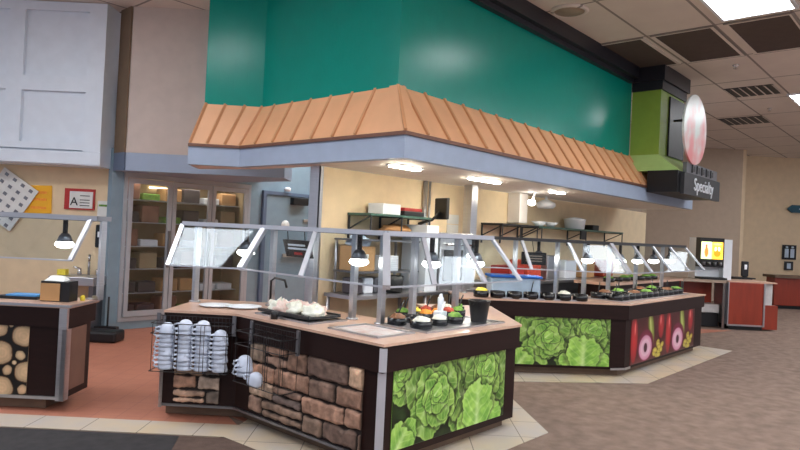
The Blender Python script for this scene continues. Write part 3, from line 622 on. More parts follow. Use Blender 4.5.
# panels on the front island
relief('stone_panel', (3.045, 4.2), (3.045, 2.97), .13, .69, 240, 130, stonef(3), K1, 'stone')
pA = Vector((2.62, 4.84)); eA = (Vector((3.0, 4.40))-pA).normalized(); nA = Vector((eA.y, -eA.x))
relief('stone_panel', pA+eA*.10-nA*.045, pA+eA*.47-nA*.045, .13, .69, 90, 130, stonef(9), K1, 'stone')
relief('lettuce_picture', (3.16, 2.805), (4.52, 2.805), .15, .72, 300, 150, lettuce, K1, 'picture', .005)
relief('lettuce_picture', Vector((7.46, 2.96))+Vector((-.722, .692))*1.36+Vector((.69, .72))*.045, Vector((7.46, 2.96))+Vector((-.722, .692))*.21+Vector((.69, .72))*.045, .13, .73, 260, 140, lettuce, K2, 'picture', .005)
relief('vegetable_picture', (7.64, 3.005), (10.0, 3.005), .13, .73, 260, 120, veggies, K2, 'picture', .005)
MB().box((3.012, 2.772, (TZ-.19+TZ-.019)/2), (.05, .02, .15), (.7, -.7, 0)).box((3.048, 2.808, .395), (.055, .02, .59), (.7, -.7, 0)).build('corner_guard', 'alu', K1)
MB().bar(V3(pA-nA*.0+eA*.005, .1), V3(pA+eA*.005, TZ-.04), .02, .02).build('corner_guard', 'steel', K1)
for a_, b_ in ((I1[0], I1[1]), (I1[1], I1[2]), (I1[2], I1[3])):
    pass
MB().bar(V3(offset(I1, .045)[0], .11), V3(offset(I1, .045)[1], .11), .02, .02).bar(V3(offset(I1, .04)[1], .11), V3(offset(I1, .04)[2], .11), .02, .02).build('bottom_rail', 'steel_dark', K1)
MB().prism([(7.3, 3.1), (7.47, 2.99), (7.62, 2.99), (7.62, 3.0), (7.47, 3.0)], .1, .125).build('bottom_rail', 'steel', K2)
# recessed wells in the countertops
def well(x0, x1, y0, y1, fill, parent, ang=0, c=None):
    c = Vector(((x0+x1)/2, (y0+y1)/2, 0)); ax = Vector((math.cos(ang), math.sin(ang), 0)); ay = Vector((-math.sin(ang), math.cos(ang), 0)); sx, sy = x1-x0, y1-y0
    m_ = MB()
    for s_ in (-1, 1): m_.box(c+ay*s_*(sy/2)+Vector((0, 0, TZ+.007)), (sx+.03, .03, .012), ax); m_.box(c+ax*s_*(sx/2)+Vector((0, 0, TZ+.007)), (.03, sy, .012), ax)
    wl = m_.build('food_well', 'steel', parent)
    MB().box(c+Vector((0, 0, TZ+.003)), (sx-.03, sy-.03, .004), ax).build('well_bed', fill, wl)
well(3.14, 3.5, 2.95, 3.42, 'ice', K1); well(3.6, 4.6, 2.9, 3.35, 'steel', K1); well(3.14, 3.5, 3.65, 4.3, 'steel', K1)
well(7.6, 10.0, 3.12, 3.6, 'steel', K2); well(6.45, 7.35, 3.72, 4.1, 'steel', K2, -math.pi/4+.04)
# ------------------------------------------------------------------ sneeze guards
GZB, GZT = 1.24, 1.575
def guard(label, edge, splits, posts, inset_top=.33, shelf=.36, back=.62, darktop=False, first=True, last=True, org=None):
    g = thing('sneeze_guard', label, 'sneeze guard', (*(org or edge[0]), TZ))
    eb = offset(edge, .03); et = offset(edge, inset_top); es = offset(edge, inset_top+shelf)
    for i in range(len(edge)-1):
        fr_ = [0]+splits[i]+[1]
        for k in range(len(fr_)-1):
            t0, t1 = fr_[k], fr_[k+1]
            a, b_ = V3(lerp(eb[i], eb[i+1], t0), GZB), V3(lerp(eb[i], eb[i+1], t1), GZB); c, d = V3(lerp(et[i], et[i+1], t1), GZT), V3(lerp(et[i], et[i+1], t0), GZT)
            n = (b_-a).cross(d-a).normalized()*.003
            MB().add([a-n, b_-n, c-n, d-n, a+n, b_+n, c+n, d+n], [(0, 3, 2, 1), (4, 5, 6, 7), (0, 1, 5, 4), (1, 2, 6, 5), (2, 3, 7, 6), (3, 0, 4, 7)]).build('glass_pane', 'glass', g)
            MB().bar(a, b_, .012, .012).build('edge_bead', 'alu', g)
            if not (k == 0 and i > 0): MB().bar(a, d, .035, .022).build('mullion', 'alu', g)
            elif i > 0: MB().bar(a, d, .05, .04).build('mullion', 'alu', g)
            if i == len(edge)-2 and k == len(fr_)-2: MB().bar(b_, c, .035, .022).build('mullion', 'alu', g)
        MB().bar(V3(et[i], GZT+.012), V3(et[i+1], GZT+.012), .04, .035).build('top_rail', 'charcoal' if darktop else 'alu', g)
    MB().prism([*et, *es[::-1]], GZT-.01, GZT+.005).build('top_shelf', 'steel_dark', g)
    ep = offset(edge, back)
    for i, t in posts:
        p = lerp(ep[i], ep[i+1], t); MB().bar(V3(p, TZ+.001), V3(p, GZT-.01), .045, .045).lathe([(.05, 0), (.05, .012)], V3(p, TZ+.001), 12).build('post', 'steel', g)
    return g
G1 = guard('angled glass sneeze guard on the front buffet counter', I1, [[], [.47], [.30, .68]], [(0, .05), (0, .9), (1, .35), (1, .75), (1, 1.0), (2, .35), (2, .9)])
G2 = guard('long glass sneeze guard on the rear buffet counter', I2, [[.42, .72], [.25, .5, .75]], [(0, .1), (0, .45), (0, .75), (0, .95), (1, .2), (1, .55), (1, .95)], darktop=True)
G3e = [tuple(W(-5.2, 5.2)[:2]), tuple(W(-2.64, 5.2)[:2])]
g = G3 = thing('sneeze_guard', 'angled glass sneeze guard on the left counter with a lit lamp', 'sneeze guard', W(-3, 5.4, TZ))
for x0, x1 in ((-5.2, -4.0), (-4.0, -2.66)):
    a, b_, c, d = W(x0, 5.2, GZB), W(x1, 5.2, GZB), W(x1+.12, 5.32, GZT), W(x0+.12, 5.32, GZT)
    c, d = W(x1+.04, 5.42, GZT), W(x0+.04, 5.42, GZT); n = Vector((0, 0, .003))
    MB().add([a-n, b_-n, c-n, d-n, a+n, b_+n, c+n, d+n], [(0, 3, 2, 1), (4, 5, 6, 7), (0, 1, 5, 4), (1, 2, 6, 5), (2, 3, 7, 6), (3, 0, 4, 7)]).build('glass_pane', 'glass', g)
    MB().bar(a, b_, .012).build('edge_bead', 'alu', g); MB().bar(b_, c, .035, .025).build('mullion', 'alu', g)
MB().bar(W(-5.2, 5.43, GZT+.015), W(-2.56, 5.43, GZT+.015), .045, .04).bar(W(-2.58, 5.41, GZT+.015), W(-2.58, 5.68, GZT+.015), .04).build('top_rail', 'steel', g)
MB().prism(lp(-5.2, -2.6, 5.43, 5.68), GZT-.01, GZT).build('top_shelf', 'steel_dark', g)
MB().bar(W(-2.6, 5.62, TZ), W(-2.6, 5.62, GZT), .045).lathe([(.04, 0), (.04, .01)], W(-2.68, 5.62, TZ+.001), 10).build('post', 'steel', g)
MB().bar(W(-2.66, 5.62, TZ+.02), W(-2.6, 5.62, TZ+.02), .03).build('foot_clip', 'steel', g)
# heat lamps under the guards
HL = thing('heat_lamp', 'glowing heat lamp under the left counter glass guard', 'heat lamp', W(-2.88, 5.52, 1.30), 'heat lamps in the glass guards')
MB().tube([W(-2.88, 5.52, GZT-.011), W(-2.88, 5.52, 1.43)], .02, 10).build('socket', 'charcoal', HL)
MB().lathe([(.03, .13), (.045, .11), (.065, .06), (.06, .055), (.03, .09)], W(-2.88, 5.52, 1.32), 18).build('shade', 'steel_dark', HL)
MB().lathe([(.02, .08), (.065, .045), (.078, .022), (.055, .0), (.01, -.01)], W(-2.88, 5.52, 1.33), 18).build('bulb', 'bulb', HL)
def onedge(edge, i, t, inset): e = offset(edge, inset); return lerp(e[i], e[i+1], t)
for (e, i, t, ins, lb) in ((I1, 1, .80, .5, 'glowing heat lamp under the front guard, left of its corner'), (I1, 0, .7, .45, 'glowing heat lamp at the cup end of the front guard'),
        (I1, 2, .45, .45, 'glowing heat lamp of the front guard, just right of its corner'), (I1, 2, .95, .45, 'glowing heat lamp at the right end of the front guard'),
        (I2, 0, .12, .4, 'glowing heat lamp at the left end of the rear guard'), (I2, 0, .58, .5, 'glowing heat lamp of the rear guard, right of the black placard'), (I2, 0, .9, .45, 'glowing heat lamp at the corner of the rear guard'),
        (I2, 1, .2, .45, 'glowing heat lamp right after the corner of the rear guard'), (I2, 1, .42, .45, 'glowing heat lamp in the middle of the rear guard right side'), (I2, 1, .64, .45, 'glowing heat lamp next to last on the rear guard'), (I2, 1, .88, .45, 'glowing heat lamp at the far end of the rear guard')):
    p = onedge(e, i, t, ins); dup(HL, (p.x, p.y, 1.30), label=lb)

# ------------------------------------------------------------------ cups in wire racks
def cup_proto():
    t = thing('coffee_cup', '', 'cup', (0, 0, 0), 'white cups hanging in the wire racks')
    MB().lathe([(.062, 0), (.061, .016), (.057, .03), (.053, .048), (.045, .066), (.031, .079), (.015, .085), (.001, .086)], (0, 0, 0), 18).build('bowl', 'cup_white', t)
    MB().tube([(-.052, 0, .018), (-.078, 0, .016), (-.094, 0, .03), (-.086, 0, .046), (-.05, 0, .054)], .0085, 6).build('handle', 'cup_white', t)
    return t
cup0 = cup_proto(); used = [False]
words = ['lowest', 'second from the bottom', 'third from the bottom', 'fourth from the bottom', 'fifth from the bottom', 'sixth from the bottom', 'seventh from the bottom', 'eighth from the bottom', 'ninth from the bottom', 'tenth from the bottom', 'eleventh from the bottom']
def cups(p, z, n, where, tilt=0, rz=None, pitch=.0345):
    for k in range(n):
        jx, jy = random.uniform(-.006, .006), random.uniform(-.006, .006)
        lb = f'white cup, {where}, {"topmost" if k == n-1 and n > 1 else words[k] if n > 1 else "lying alone"}'
        q = (p[0]+jx, p[1]+jy, z+pitch*k); a = (-YAW+math.pi/2-math.pi if False else YAW-math.pi/2)+.5+random.uniform(-.25, .25)
        if not used[0]: c = cup0; c.location = q; c.rotation_euler = (0, 0, a); c['label'] = lb; used[0] = True
        else: c = dup(cup0, q, a, lb)
        if tilt: c.rotation_euler = (tilt, .3, a)
for k, (t, z, n) in enumerate(((.07, .435, 9), (.215, .43, 10), (.355, .43, 10), (.495, .43, 8))):
    p = pA+eA*t+nA*(.085); cups(p, z, n, ['leftmost rack stack', 'second rack stack from the left', 'third rack stack from the left', 'rightmost rack stack'][k])
p = Vector((2.9, 4.10)); cups(p, .45, 3, 'small stack left of the empty wire rack'); cups(Vector((2.885, 3.95)), .425, 1, 'tilted in the empty wire rack', tilt=.4)
def rack(label, p0, p1, z0, z1, zt, dep=.19):
    """wire basket along ground line p0->p1, hanging outside the counter"""
    r_ = thing('wire_cup_rack', label, 'wire rack', (p0[0], p0[1], z0), 'wire cup racks hanging on the front counter')
    e = (p1-p0); L = e.length; e.normalize(); n = Vector((e.y, -e.x)); m_ = MB(); R = .0025
    for z in (z0, zt, z1):
        MB().tube([V3(p0, z), V3(p0+n*dep, z), V3(p1+n*dep, z), V3(p1, z), V3(p0, z)], R*1.4, 5).build('rim_wire', 'black', r_)
    m_ = MB(); k = max(2, round(L/.2))
    for i in range(k+1):
        for s_ in (-.014, .014):
            q = p0+e*(L*i/k)+e*(s_ if 0 < i < k else (abs(s_) if i == 0 else -abs(s_)))
            m_.tube([V3(q, z1), V3(q+n*dep, z1-.01), V3(q+n*dep, z0), V3(q, z0), V3(q, z1)], R, 5)
    m_.build('cross_wire', 'black', r_); m_ = MB()
    for i in range(int(L/.03)+1): q = p0+e*min(L, i*.03); m_.tube([V3(q+n*.008, zt), V3(q+n*.008, z1+.04)], R*.8, 4)
    m_.tube([V3(p0+n*.008, z1+.04), V3(p1+n*.008, z1+.04)], R, 5).build('back_grid', 'black', r_)
    m_ = MB()
    for q in (p0, p1): MB().box(V3(q+n*.012, (zt+z1)/2+.02), (.03, .015, z1-zt+.08), (e.x, e.y, 0)).build('hanger_strap', 'steel_dark', r_)
    return r_
rack('black wire rack holding four stacks of white cups', pA+eA*(-.03)+nA*.005, pA+eA*.58+nA*.005, .425, .80, .72, .17)
rack('nearly empty black wire rack in front of the stone panel', Vector((2.975, 4.12)), Vector((2.975, 3.56)), .42, .80, .70, .16)

# ------------------------------------------------------------------ things on the front counter
Z = TZ+.001
def plate(x, y, r_, label, sq=1):
    t = MB().lathe([(.001, 0), (r_*.6, 0), (r_, .014), (r_, .018), (r_*.6, .006), (.001, .005)], (x, y, Z), 24).build('serving_plate', 'plastic_white'); return tag(t, label, 'plate', 'white plates at the cup end')
plate(3.1, 4.93-.08, .14, 'white round plate on the cup end of the front counter, left one'); plate(3.26, 4.66, .15, 'white round plate on the cup end of the front counter, right one')
ft = thing('food_tray', 'dark tray heaped with wrapped pink and white food on the front counter', 'tray', (3.42, 4.05, TZ+.02))
MB().box((3.32, 4.0, TZ+.032), (.34, .62, .012), (1, 0, 0)).bb(3.15, 3.17, 3.69, 4.31, TZ+.03, TZ+.05).bb(3.47, 3.49, 3.69, 4.31, TZ+.03, TZ+.05).build('tray', 'charcoal', ft)
for k, (x, y, s_) in enumerate(((3.3, 4.2, .1), (3.36, 4.08, .09), (3.28, 3.98, .08), (3.36, 3.88, .1), (3.3, 3.79, .085), (3.24, 4.1, .07))):
    o = MB().lump((x, y, TZ+.039), s_, s_*1.05, .06, 20+k, 12, .4).build('wrapped_food', ['food_white', 'food_pink'][k % 2 if k else 0])
    tag(o, ['crumpled white wrapped food at the far end of the tray', 'pink wrapped food beside the white one on the tray', 'white wrapped food in the tray middle', 'pink wrapped food nearer the tray end', 'white wrapped food at the near tray end', 'pink wrapped food on the tray rim toward the stone panel'][k], 'food', 'wrapped food on the dark tray')
tag(MB().lathe([(.028, 0), (.03, .05), (.02, .06)], (3.08, 4.0, Z), 14).build('black_pot', 'black'), 'small black round pot in front of the food tray', 'pot')
hk = tag(MB().tube([(3.45, 4.55, Z), (3.45, 4.55, 1.12), (3.45, 4.5, 1.15), (3.45, 4.36, 1.14), (3.45, 4.33, 1.08)], .01, 8).build('bent_wire_holder', 'black'), 'black bent wire holder standing behind the plates', 'holder')
pc = thing('black_placard', 'black placard with white lines hanging behind the left glass of the front guard', 'sign', (3.5, 4.17, 1.3))
MB().box((3.42, 4.17, 1.42), (.012, .34, .15), (1, 0, .35), (0, 1, 0), (-.35, 0, 1)).build('board', 'black', pc)
m_ = MB()
for dz, L_ in ((.03, .22), (.0, .24)): m_.box((3.412+(-.35)*dz, 4.17, 1.42+dz), (.004, L_, .016), (1, 0, .35), (0, 1, 0), (-.35, 0, 1))
m_.build('print_lines', 'plastic_white', pc); MB().box((3.425, 4.17, 1.38), (.006, .1, .02), (1, 0, .35), (0, 1, 0), (-.35, 0, 1)).build('print_mark', 'red', pc)
MB().tube([(3.40, 4.06, 1.49), (3.39, 4.06, GZT-.012)], .004, 5).tube([(3.40, 4.28, 1.49), (3.39, 4.28, GZT-.012)], .004, 5).build('hanger', 'black', pc)
crocks = []
def crock(x, y, r_, h, food, label, group='black crocks on the front counter', spoon=False):
    t = thing('black_crock', label, 'crock', (x, y, Z), group)
    MB().lathe([(r_*.88, 0), (r_, .01), (r_, h), (r_*.9, h), (r_*.86, h-.015), (.001, h-.02)], (x, y, Z), 20).build('pot', 'black_gloss', t)
    if food: MB().lump((x, y, Z+h-.02), r_*.84, r_*.84, .04, int(x*100+y*77), 9, .2).build('food', food, t)
    if spoon: MB().tube([(x, y, Z+h), (x+.07, y+.02, Z+h+.09), (x+.12, y+.04, Z+h+.12)], .007, 6).build('spoon', 'black' if spoon == 1 else 'plastic_white', t)
    return t
crock(3.70, 3.28, .075, .06, 'food_brown', 'black crock nearest the corner on the front counter', spoon=1)
crock(3.74, 3.07, .085, .06, 'food_white', 'black crock filled with white dressing')
crock(3.98, 3.09, .07, .055, 'food_white', 'black crock with a white spoon handle', spoon=2)
crock(4.2, 3.1, .07, .06, 'food_green', 'black crock just left of the tall black bin')
crock(3.92, 3.3, .07, .06, None, 'empty black crock in the second row'); 
sr = random.Random(9); fd = ['food_orange', 'food_green', 'food_red', 'food_yellow', 'food_brown', 'food_white', None]
c_i = 0
for j, yy in enumerate((3.34, 3.5)):
    for i in range(6 if j else 4):
        x = 4.12+.15*i-.1*j; c_i += 1
        fo = ['food_orange', 'food_orange', 'food_red', 'food_green', 'food_brown', 'food_yellow'][i] if j == 0 else ['food_green', 'food_yellow', 'food_red', 'food_brown', 'food_white', 'food_green'][i]
        crock(x, yy, .066, .06, fo, f'black crock of {fo.split("_")[1]} food, {["first","second","third","fourth","fifth","sixth"][i]} from the left in the {"middle" if j == 0 else "back"} row', spoon=(1 if (i+j) % 2 else False))
bk = thing('black_bin', 'tall black tapered bin at the right end of the front counter', 'bin', (4.45, 3.0, Z))
MB().lathe([(.062, 0), (.066, .01), (.088, .17), (.094, .172), (.094, .185), (.084, .185), (.07, .04), (.001, .03)], (4.44, 3.03, Z), 22).build('body', 'black', bk)
MB().tube([(4.35, 3.03, Z+.15), (4.34, 3.0, Z+.19), (4.41, 2.94, Z+.19)], .005, 6).build('handle', 'black', bk)
tag(MB().tube([(4.16, 3.22, Z+.09), (4.16, 3.22, Z+.2)], .026, 12).lathe([(.018, 0), (.012, .03)], (4.16, 3.22, Z+.2), 10).bb(4.12, 4.2, 3.18, 3.26, Z, Z+.09).build('white_bottle', 'plastic_white', bevel=.004), 'white bottle standing among the black crocks on the front counter', 'bottle')
# ------------------------------------------------------------------ things on the left counter
st = thing('menu_tray', 'flat black tray with a blue and white sheet on the left counter', 'tray', W(-3.0, 5.52, Z))
MB().box(W(-3.2, 5.5, Z+.012), (.34, .2, .024), DX).build('tray', 'black', st, bevel=.005); MB().box(W(-3.17, 5.49, Z+.03), (.26, .15, .012), DX).build('sheet', 'sky_blue', st)
nb = thing('napkin_box', 'black napkin box with a yellow label and napkins, left counter', 'napkin box', W(-2.75, 5.42, Z))
MB().box(W(-2.85, 5.42, Z+.085), (.24, .15, .17), DX).build('box', 'black', nb, bevel=.004); MB().box(W(-2.885, 5.339, Z+.08), (.16, .006, .145), DX).build('label_face', 'cardboard', nb)
MB().prism([W(-2.95, 5.36), W(-2.79, 5.36), W(-2.79, 5.48), W(-2.95, 5.48)], Z+.171, Z+.21, [W(-2.92, 5.41), W(-2.82, 5.41), W(-2.81, 5.43), W(-2.93, 5.43)]).build('napkins', 'paper', nb)
tag(MB().lathe([(.02, 0), (.022, .03), (.012, .045)], W(-2.69, 5.5, Z), 10).build('small_cup', 'food_yellow'), 'tiny yellow cup between the napkin box and the steel post', 'cup')
# ------------------------------------------------------------------ things on the rear counter
E0, E1 = Vector(I2[0]), Vector(I2[1]); eE = (E1-E0).normalized(); nE = Vector((-eE.y, eE.x))
row = ['first', 'second', 'third', 'fourth', 'fifth', 'sixth', 'seventh', 'eighth', 'ninth', 'tenth', 'eleventh', 'twelfth']
for i in range(7):
    p = E0+eE*(.3+.2*i)+nE*.16
    if i in (0, 1, 2, 5, 3, 4, 6): crock(p.x, p.y, .09, .08, ['food_yellow', None, None, None, None, 'food_white', None][i], f'black crock on the rear counter left side, {row[i]} from the left', 'black crocks on the rear counter', spoon=(i == 3))
for i in range(12):
    for j in range(2):
        crock(7.68+.2*i, 3.24+.22*j, .094, .08, [None, None, None, 'food_brown', None, 'food_green'][(i+2*j) % 6], f'black crock, {row[i]} in the {"front" if j == 0 else "back"} row of the rear counter right side', 'black crocks on the rear counter', spoon=(i % 3 == 0))
tb = thing('storage_tub', 'clear storage tub with a blue lid on the rear counter', 'tub', (7.05, 4.1, Z))
pc_ = E0+eE*.80+nE*.62
MB().box(V3(pc_, Z+.11), (.62, .3, .22), (eE.x, eE.y, 0)).build('tub', 'clear_tub', tb, bevel=.02); MB().box(V3(pc_, Z+.235), (.66, .34, .03), (eE.x, eE.y, 0)).build('lid', 'blue_lid', tb, bevel=.01)
pl = thing('black_placard', 'black placard hanging at the middle of the rear glass guard', 'sign', (6.9, 3.9, 1.3))
q = onedge(I2, 0, .47, .2); MB().box(V3(q, 1.36), (.3, .012, .15), (eE.x, eE.y, 0)).build('board', 'black', pl)
m_ = MB()
for dz in (.03, 0, -.03): m_.box(V3(q-nE*.009, 1.36+dz), (.2, .004, .012), (eE.x, eE.y, 0))
m_.build('print_lines', 'counter_gray', pl); MB().tube([V3(q, 1.435), V3(q+nE*.1, GZT)], .004, 5).build('hanger', 'black', pl)
# ------------------------------------------------------------------ kitchen line behind (worktable, rack, boxes)
wt = thing('work_table', 'long steel worktable with an undershelf against the kitchen wall', 'table', (6.2, 5.1, 0))
MB().bb(4.85, 7.4, 4.93, 5.42, .84, .88).build('tabletop', 'steel', wt); MB().bb(4.9, 7.35, 4.97, 5.38, .3, .32).build('undershelf', 'steel', wt)
for x in (4.88, 6.1, 7.34):
    for y in (4.97, 5.38): MB().tube([(x, y, .006), (x, y, .84)], .022, 8).build('leg', 'steel', wt)
rk = thing('steel_shelf_rack', 'steel shelf standing on the worktable with a carton on it', 'rack', (5.4, 5.2, .881))
for z in (1.12, 1.2): pass
MB().bb(4.95, 6.0, 5.0, 5.4, 1.12, 1.14).build('shelf', 'steel_dark', rk)
for x in (4.97, 5.98):
    for y in (5.03, 5.38): MB().tube([(x, y, .881), (x, y, 1.5)], .018, 8).build('upright', 'steel', rk)
MB().bb(4.95, 6.0, 5.0, 5.4, 1.48, 1.5).build('shelf', 'steel_dark', rk)
bx = thing('cardboard_box', 'brown carton with a clear bag on top, seen through the front guard', 'box', (5.3, 5.2, 1.141))
MB().bb(4.99, 5.28, 5.06, 5.34, 1.142, 1.42).build('carton', 'cardboard', bx, bevel=.005); MB().lump((5.13, 5.2, 1.42), .14, .13, .09, 4, 10, .3).build('bag', 'clear_tub', bx); MB().bb(5.11, 5.17, 5.053, 5.059, 1.28, 1.33).build('label_patch', 'paper', bx)
for k in range(8):
    t = MB().bb(5.40, 5.64, 5.02, 5.24, 1.143+.022*k, 1.163+.022*k).build('foam_container', 'plastic_white', bevel=.006)
    tag(t, f'white foam container in the stack right of the carton, {["lowest","second","third","fourth","fifth","sixth","seventh","topmost"][k]} one', 'container', 'white foam containers in a stack')
tag(MB().lathe([(.09, 0), (.11, .2), (.115, .2), (.1, .01)], (5.62, 5.06, .882), 18).build('black_pail', 'black'), 'black pail on the steel worktable below the foam containers', 'pail')
for k, (x, c_) in enumerate(((5.0, 'dark_pack'), (5.17, 'plastic_white'), (5.34, 'steel_dark'))):
    tag(MB().bb(x, x+.15, 5.1, 5.3, .882, 1.06).build('canister', c_, bevel=.02), ['dark canister under the shelf, left', 'white canister under the shelf, middle', 'grey canister under the shelf, right'][k], 'canister', 'canisters on the worktable')
bs = thing('serving_basket', 'brown round basket on the worktable undershelf', 'basket', (5.45, 5.0, .33)); MB().lathe([(.1, 0), (.16, .12), (.15, .12), (.09, .01)], (5.45, 5.0, .325), 18).build('bowl', 'wood', bs)
eq = thing('steel_oven', 'tall steel kitchen unit with dark window against the kitchen wall', 'kitchen unit', (6.6, 5.1, .9))
MB().bb(6.12, 6.35, 5.0, 5.4, .882, 1.7).build('side_unit', 'plastic_white', eq); MB().bb(6.4, 7.1, 5.0, 5.4, .882, 1.62).build('body', 'steel', eq, bevel=.01); MB().bb(6.48, 6.95, 4.985, 5.0, 1.0, 1.4).build('window', 'black_gloss', eq)
MB().tube([(6.45, 4.96, 1.47), (7.05, 4.96, 1.47)], .014, 8).build('handle', 'chrome', eq)
eq2 = thing('grill_unit', 'low steel equipment line behind the rear counter', 'kitchen unit', (10, 5.1, 0))
MB().bb(7.7, 12.4, 4.85, 5.42, .12, .92).build('cabinet', 'steel_dark', eq2, bevel=.01); MB().bb(7.7, 12.4, 4.8, 5.44, .92, .96).build('worktop', 'steel', eq2)
for k, (x, c_, h_) in enumerate(((8.0, 'red', .22), (8.5, 'food_red', .3), (9.1, 'steel', .38), (9.7, 'plastic_white', .3), (10.4, 'cardboard', .25), (11.2, 'red_wood', .3))):
    tag(MB().bb(x, x+.4, 4.95, 5.3, .961, .961+h_).build('kitchen_box', c_, bevel=.02), ['small red box, leftmost on the rear equipment line', 'reddish box second on the rear equipment line', 'tall steel box on the rear equipment line', 'white box on the rear equipment line', 'tan carton on the rear equipment line', 'red-brown box, rightmost on the rear equipment line'][k], 'box', 'boxes on the rear equipment line')
# second, far inner counter with beige top
ic = thing('inner_counter', 'beige topped inner counter behind the rear sneeze guard', 'counter', (11, 4.2, 0))
MB().bb(9.2, 12.4, 3.95, 4.55, .95, .99).build('countertop', 'top', ic); MB().bb(9.25, 12.35, 4.0, 4.5, .005, .95).build('body', 'dark_brown', ic)
for k in range(7):
    crock(9.5+.3*k, 4.12, .09, .06, ['food_green', None, 'food_green'][k % 3], f'black crock on the beige inner counter, {row[k]} from the left', 'black crocks on the inner counter').location.z += .11
# wall shelves
def wshelf(label, x0, x1, z, m_='green_shelf', dep=.38, y1=5.465, low=None):
    t = thing('wall_shelf', label, 'shelf', ((x0+x1)/2, y1, z))
    MB().bb(x0, x1, y1-dep, y1, z-.025, z).build('shelf_board', m_, t)
    for x in (x0+.02, x1-.02, (x0+x1)/2): MB().bar((x, y1-dep+.01, z-.025), (x, y1-.01, z-.19), .015).bar((x, y1-.01, z-.025), (x, y1-.01, z-.3), .02).bar((x, y1-dep+.01, z-.025), (x, y1-dep+.01, z-.22), .014).bar((x, y1-dep+.01, z-.03), (x, y1-.01, z-.03), .012).build('bracket', 'charcoal', t)
    if low: MB().bb(x0, x1, y1-dep, y1, z-low-.015, z-low).build('lower_shelf', m_, t)
    return t
wshelf('green metal wall shelf with a white box and a red tray, nearest the canopy corner', 5.2, 6.3, 1.80, low=.2); wshelf('black wire wall shelf right of the steel post', 7.95, 9.0, 1.80, 'black'); wshelf('green wire wall shelf with bowls, farthest right', 9.1, 12.3, 1.80, low=None)
tag(MB().bb(5.47, 5.78, 5.15, 5.4, 1.801, 1.93).build('white_carton', 'plastic_white', bevel=.005), 'white carton on the green wall shelf nearest the canopy corner', 'box')
rt = thing('red_tray', 'red and black tray beside the white carton on the green wall shelf', 'tray', (6.0, 5.3, 1.801)); MB().bb(5.82, 6.2, 5.12, 5.4, 1.802, 1.86).build('tray', 'black', rt, bevel=.01); MB().bb(5.84, 6.18, 5.14, 5.38, 1.86, 1.9).build('contents', 'red', rt, bevel=.01)
bd = tag(MB().lump((5.85, 5.3, 1.601), .25, .12, .07, 8, 10, .3).build('bread_loaf', 'wood'), 'brown bread lying on the lower board of the green wall shelf', 'bread')
for x, r_, lb in ((9.3, .13, 'white bowl, left one on the far green wall shelf'), (9.68, .13, 'white bowl, right one on the far green wall shelf')):
    tag(MB().lathe([(.05, 0), (r_, .08), (r_*.95, .08), (.04, .01)], (x, 5.25, 1.801), 18).build('bowl', 'plastic_white'), lb, 'bowl', 'white bowls on the far shelf')
tag(MB().lathe([(.17, 0), (.19, .16), (.2, .17), (.1, .2), (.001, .21)], (10.55, 5.25, 1.801), 20).build('lidded_tub', 'plastic_white'), 'big white lidded tub on the far green wall shelf', 'tub')
tag(MB().bb(11.2, 11.45, 5.2, 5.4, 1.801, 1.9).build('black_box', 'black', bevel=.01), 'small black box on the far green wall shelf', 'box')
hs = thing('hanging_utensils', 'dark hooks hanging below the far green wall shelf', 'hooks', (10.6, 5.1, 1.6)); MB().bb(10.5, 10.68, 5.09, 5.12, 1.62, 1.774).build('hook', 'black', hs)
# steel posts, panel box, monitor, papers, spot lamp
tag(MB().bb(7.2, 7.35, 5.12, 5.26, .89, 2.299).build('steel_post', 'steel', bevel=.008), 'square brushed steel post rising to the canopy', 'post')
tag(MB().tube([(6.58, 5.44, 1.3), (6.58, 5.44, 2.298)], .03, 10).tube([(6.68, 5.44, 1.3), (6.68, 5.44, 2.298)], .015, 8).build('steel_pipe', 'steel'), 'steel pipe on the wall beside the monitor', 'pipe')
mo = thing('monitor', 'small black monitor on a wall arm under the canopy', 'monitor', (6.9, 5.2, 1.7))
MB().box((6.60, 5.16, 1.93), (.05, .26, .28), (1, -.25, .12)).build('screen', 'black', mo, bevel=.01); MB().box((6.625, 5.155, 1.93), (.02, .22, .24), (1, -.25, .12)).build('bezel', 'steel_dark', mo)
MB().tube([(6.57, 5.17, 1.88), (6.52, 5.25, 1.78), (6.5, 5.46, 1.72)], .02, 8).build('arm', 'black', mo)
for k, (x, z) in enumerate(((7.15, 1.72), (7.15, 1.86))): 
    o = MB().bb(x-.02, x+.24, 5.466, 5.478, z-.11, z+.02).build('wall_paper_sheet', 'paper'); tag(o, ['white paper sheet taped to the wall, lower one by the steel post', 'white paper sheet taped to the wall, upper one by the steel post'][k], 'paper', 'papers on the kitchen wall')
tag(MB().bb(8.68, 8.92, 5.25, 5.475, 1.83, 2.298).build('wall_duct', 'underside', bevel=.01), 'pale square duct box on the wall between the two far shelves', 'duct')
sl = thing('spot_lamp', 'small white spot lamp hanging from the canopy beside the duct', 'lamp', (8.6, 5.0, 2.1)); MB().tube([(8.68, 5.0, 2.298), (8.61, 5.0, 2.16)], .02, 8).build('stem', 'plastic_white', sl); MB().lathe([(.05, .05), (.06, 0), (.03, -.03), (.001, -.035)], (8.6, 5.0, 2.13), 14).build('bulb', 'bulb', sl)
tag(MB().lathe([(.12, 0), (.16, .04), (.15, .09), (.05, .14), (.02, .15), (.02, .197)], (9.4, 5.2, 2.1), 18).build('dome_camera', 'plastic_white'), 'white dome fixture on the wall right of the spot lamp', 'fixture')
o = bpy.data.objects['dome_camera']; 
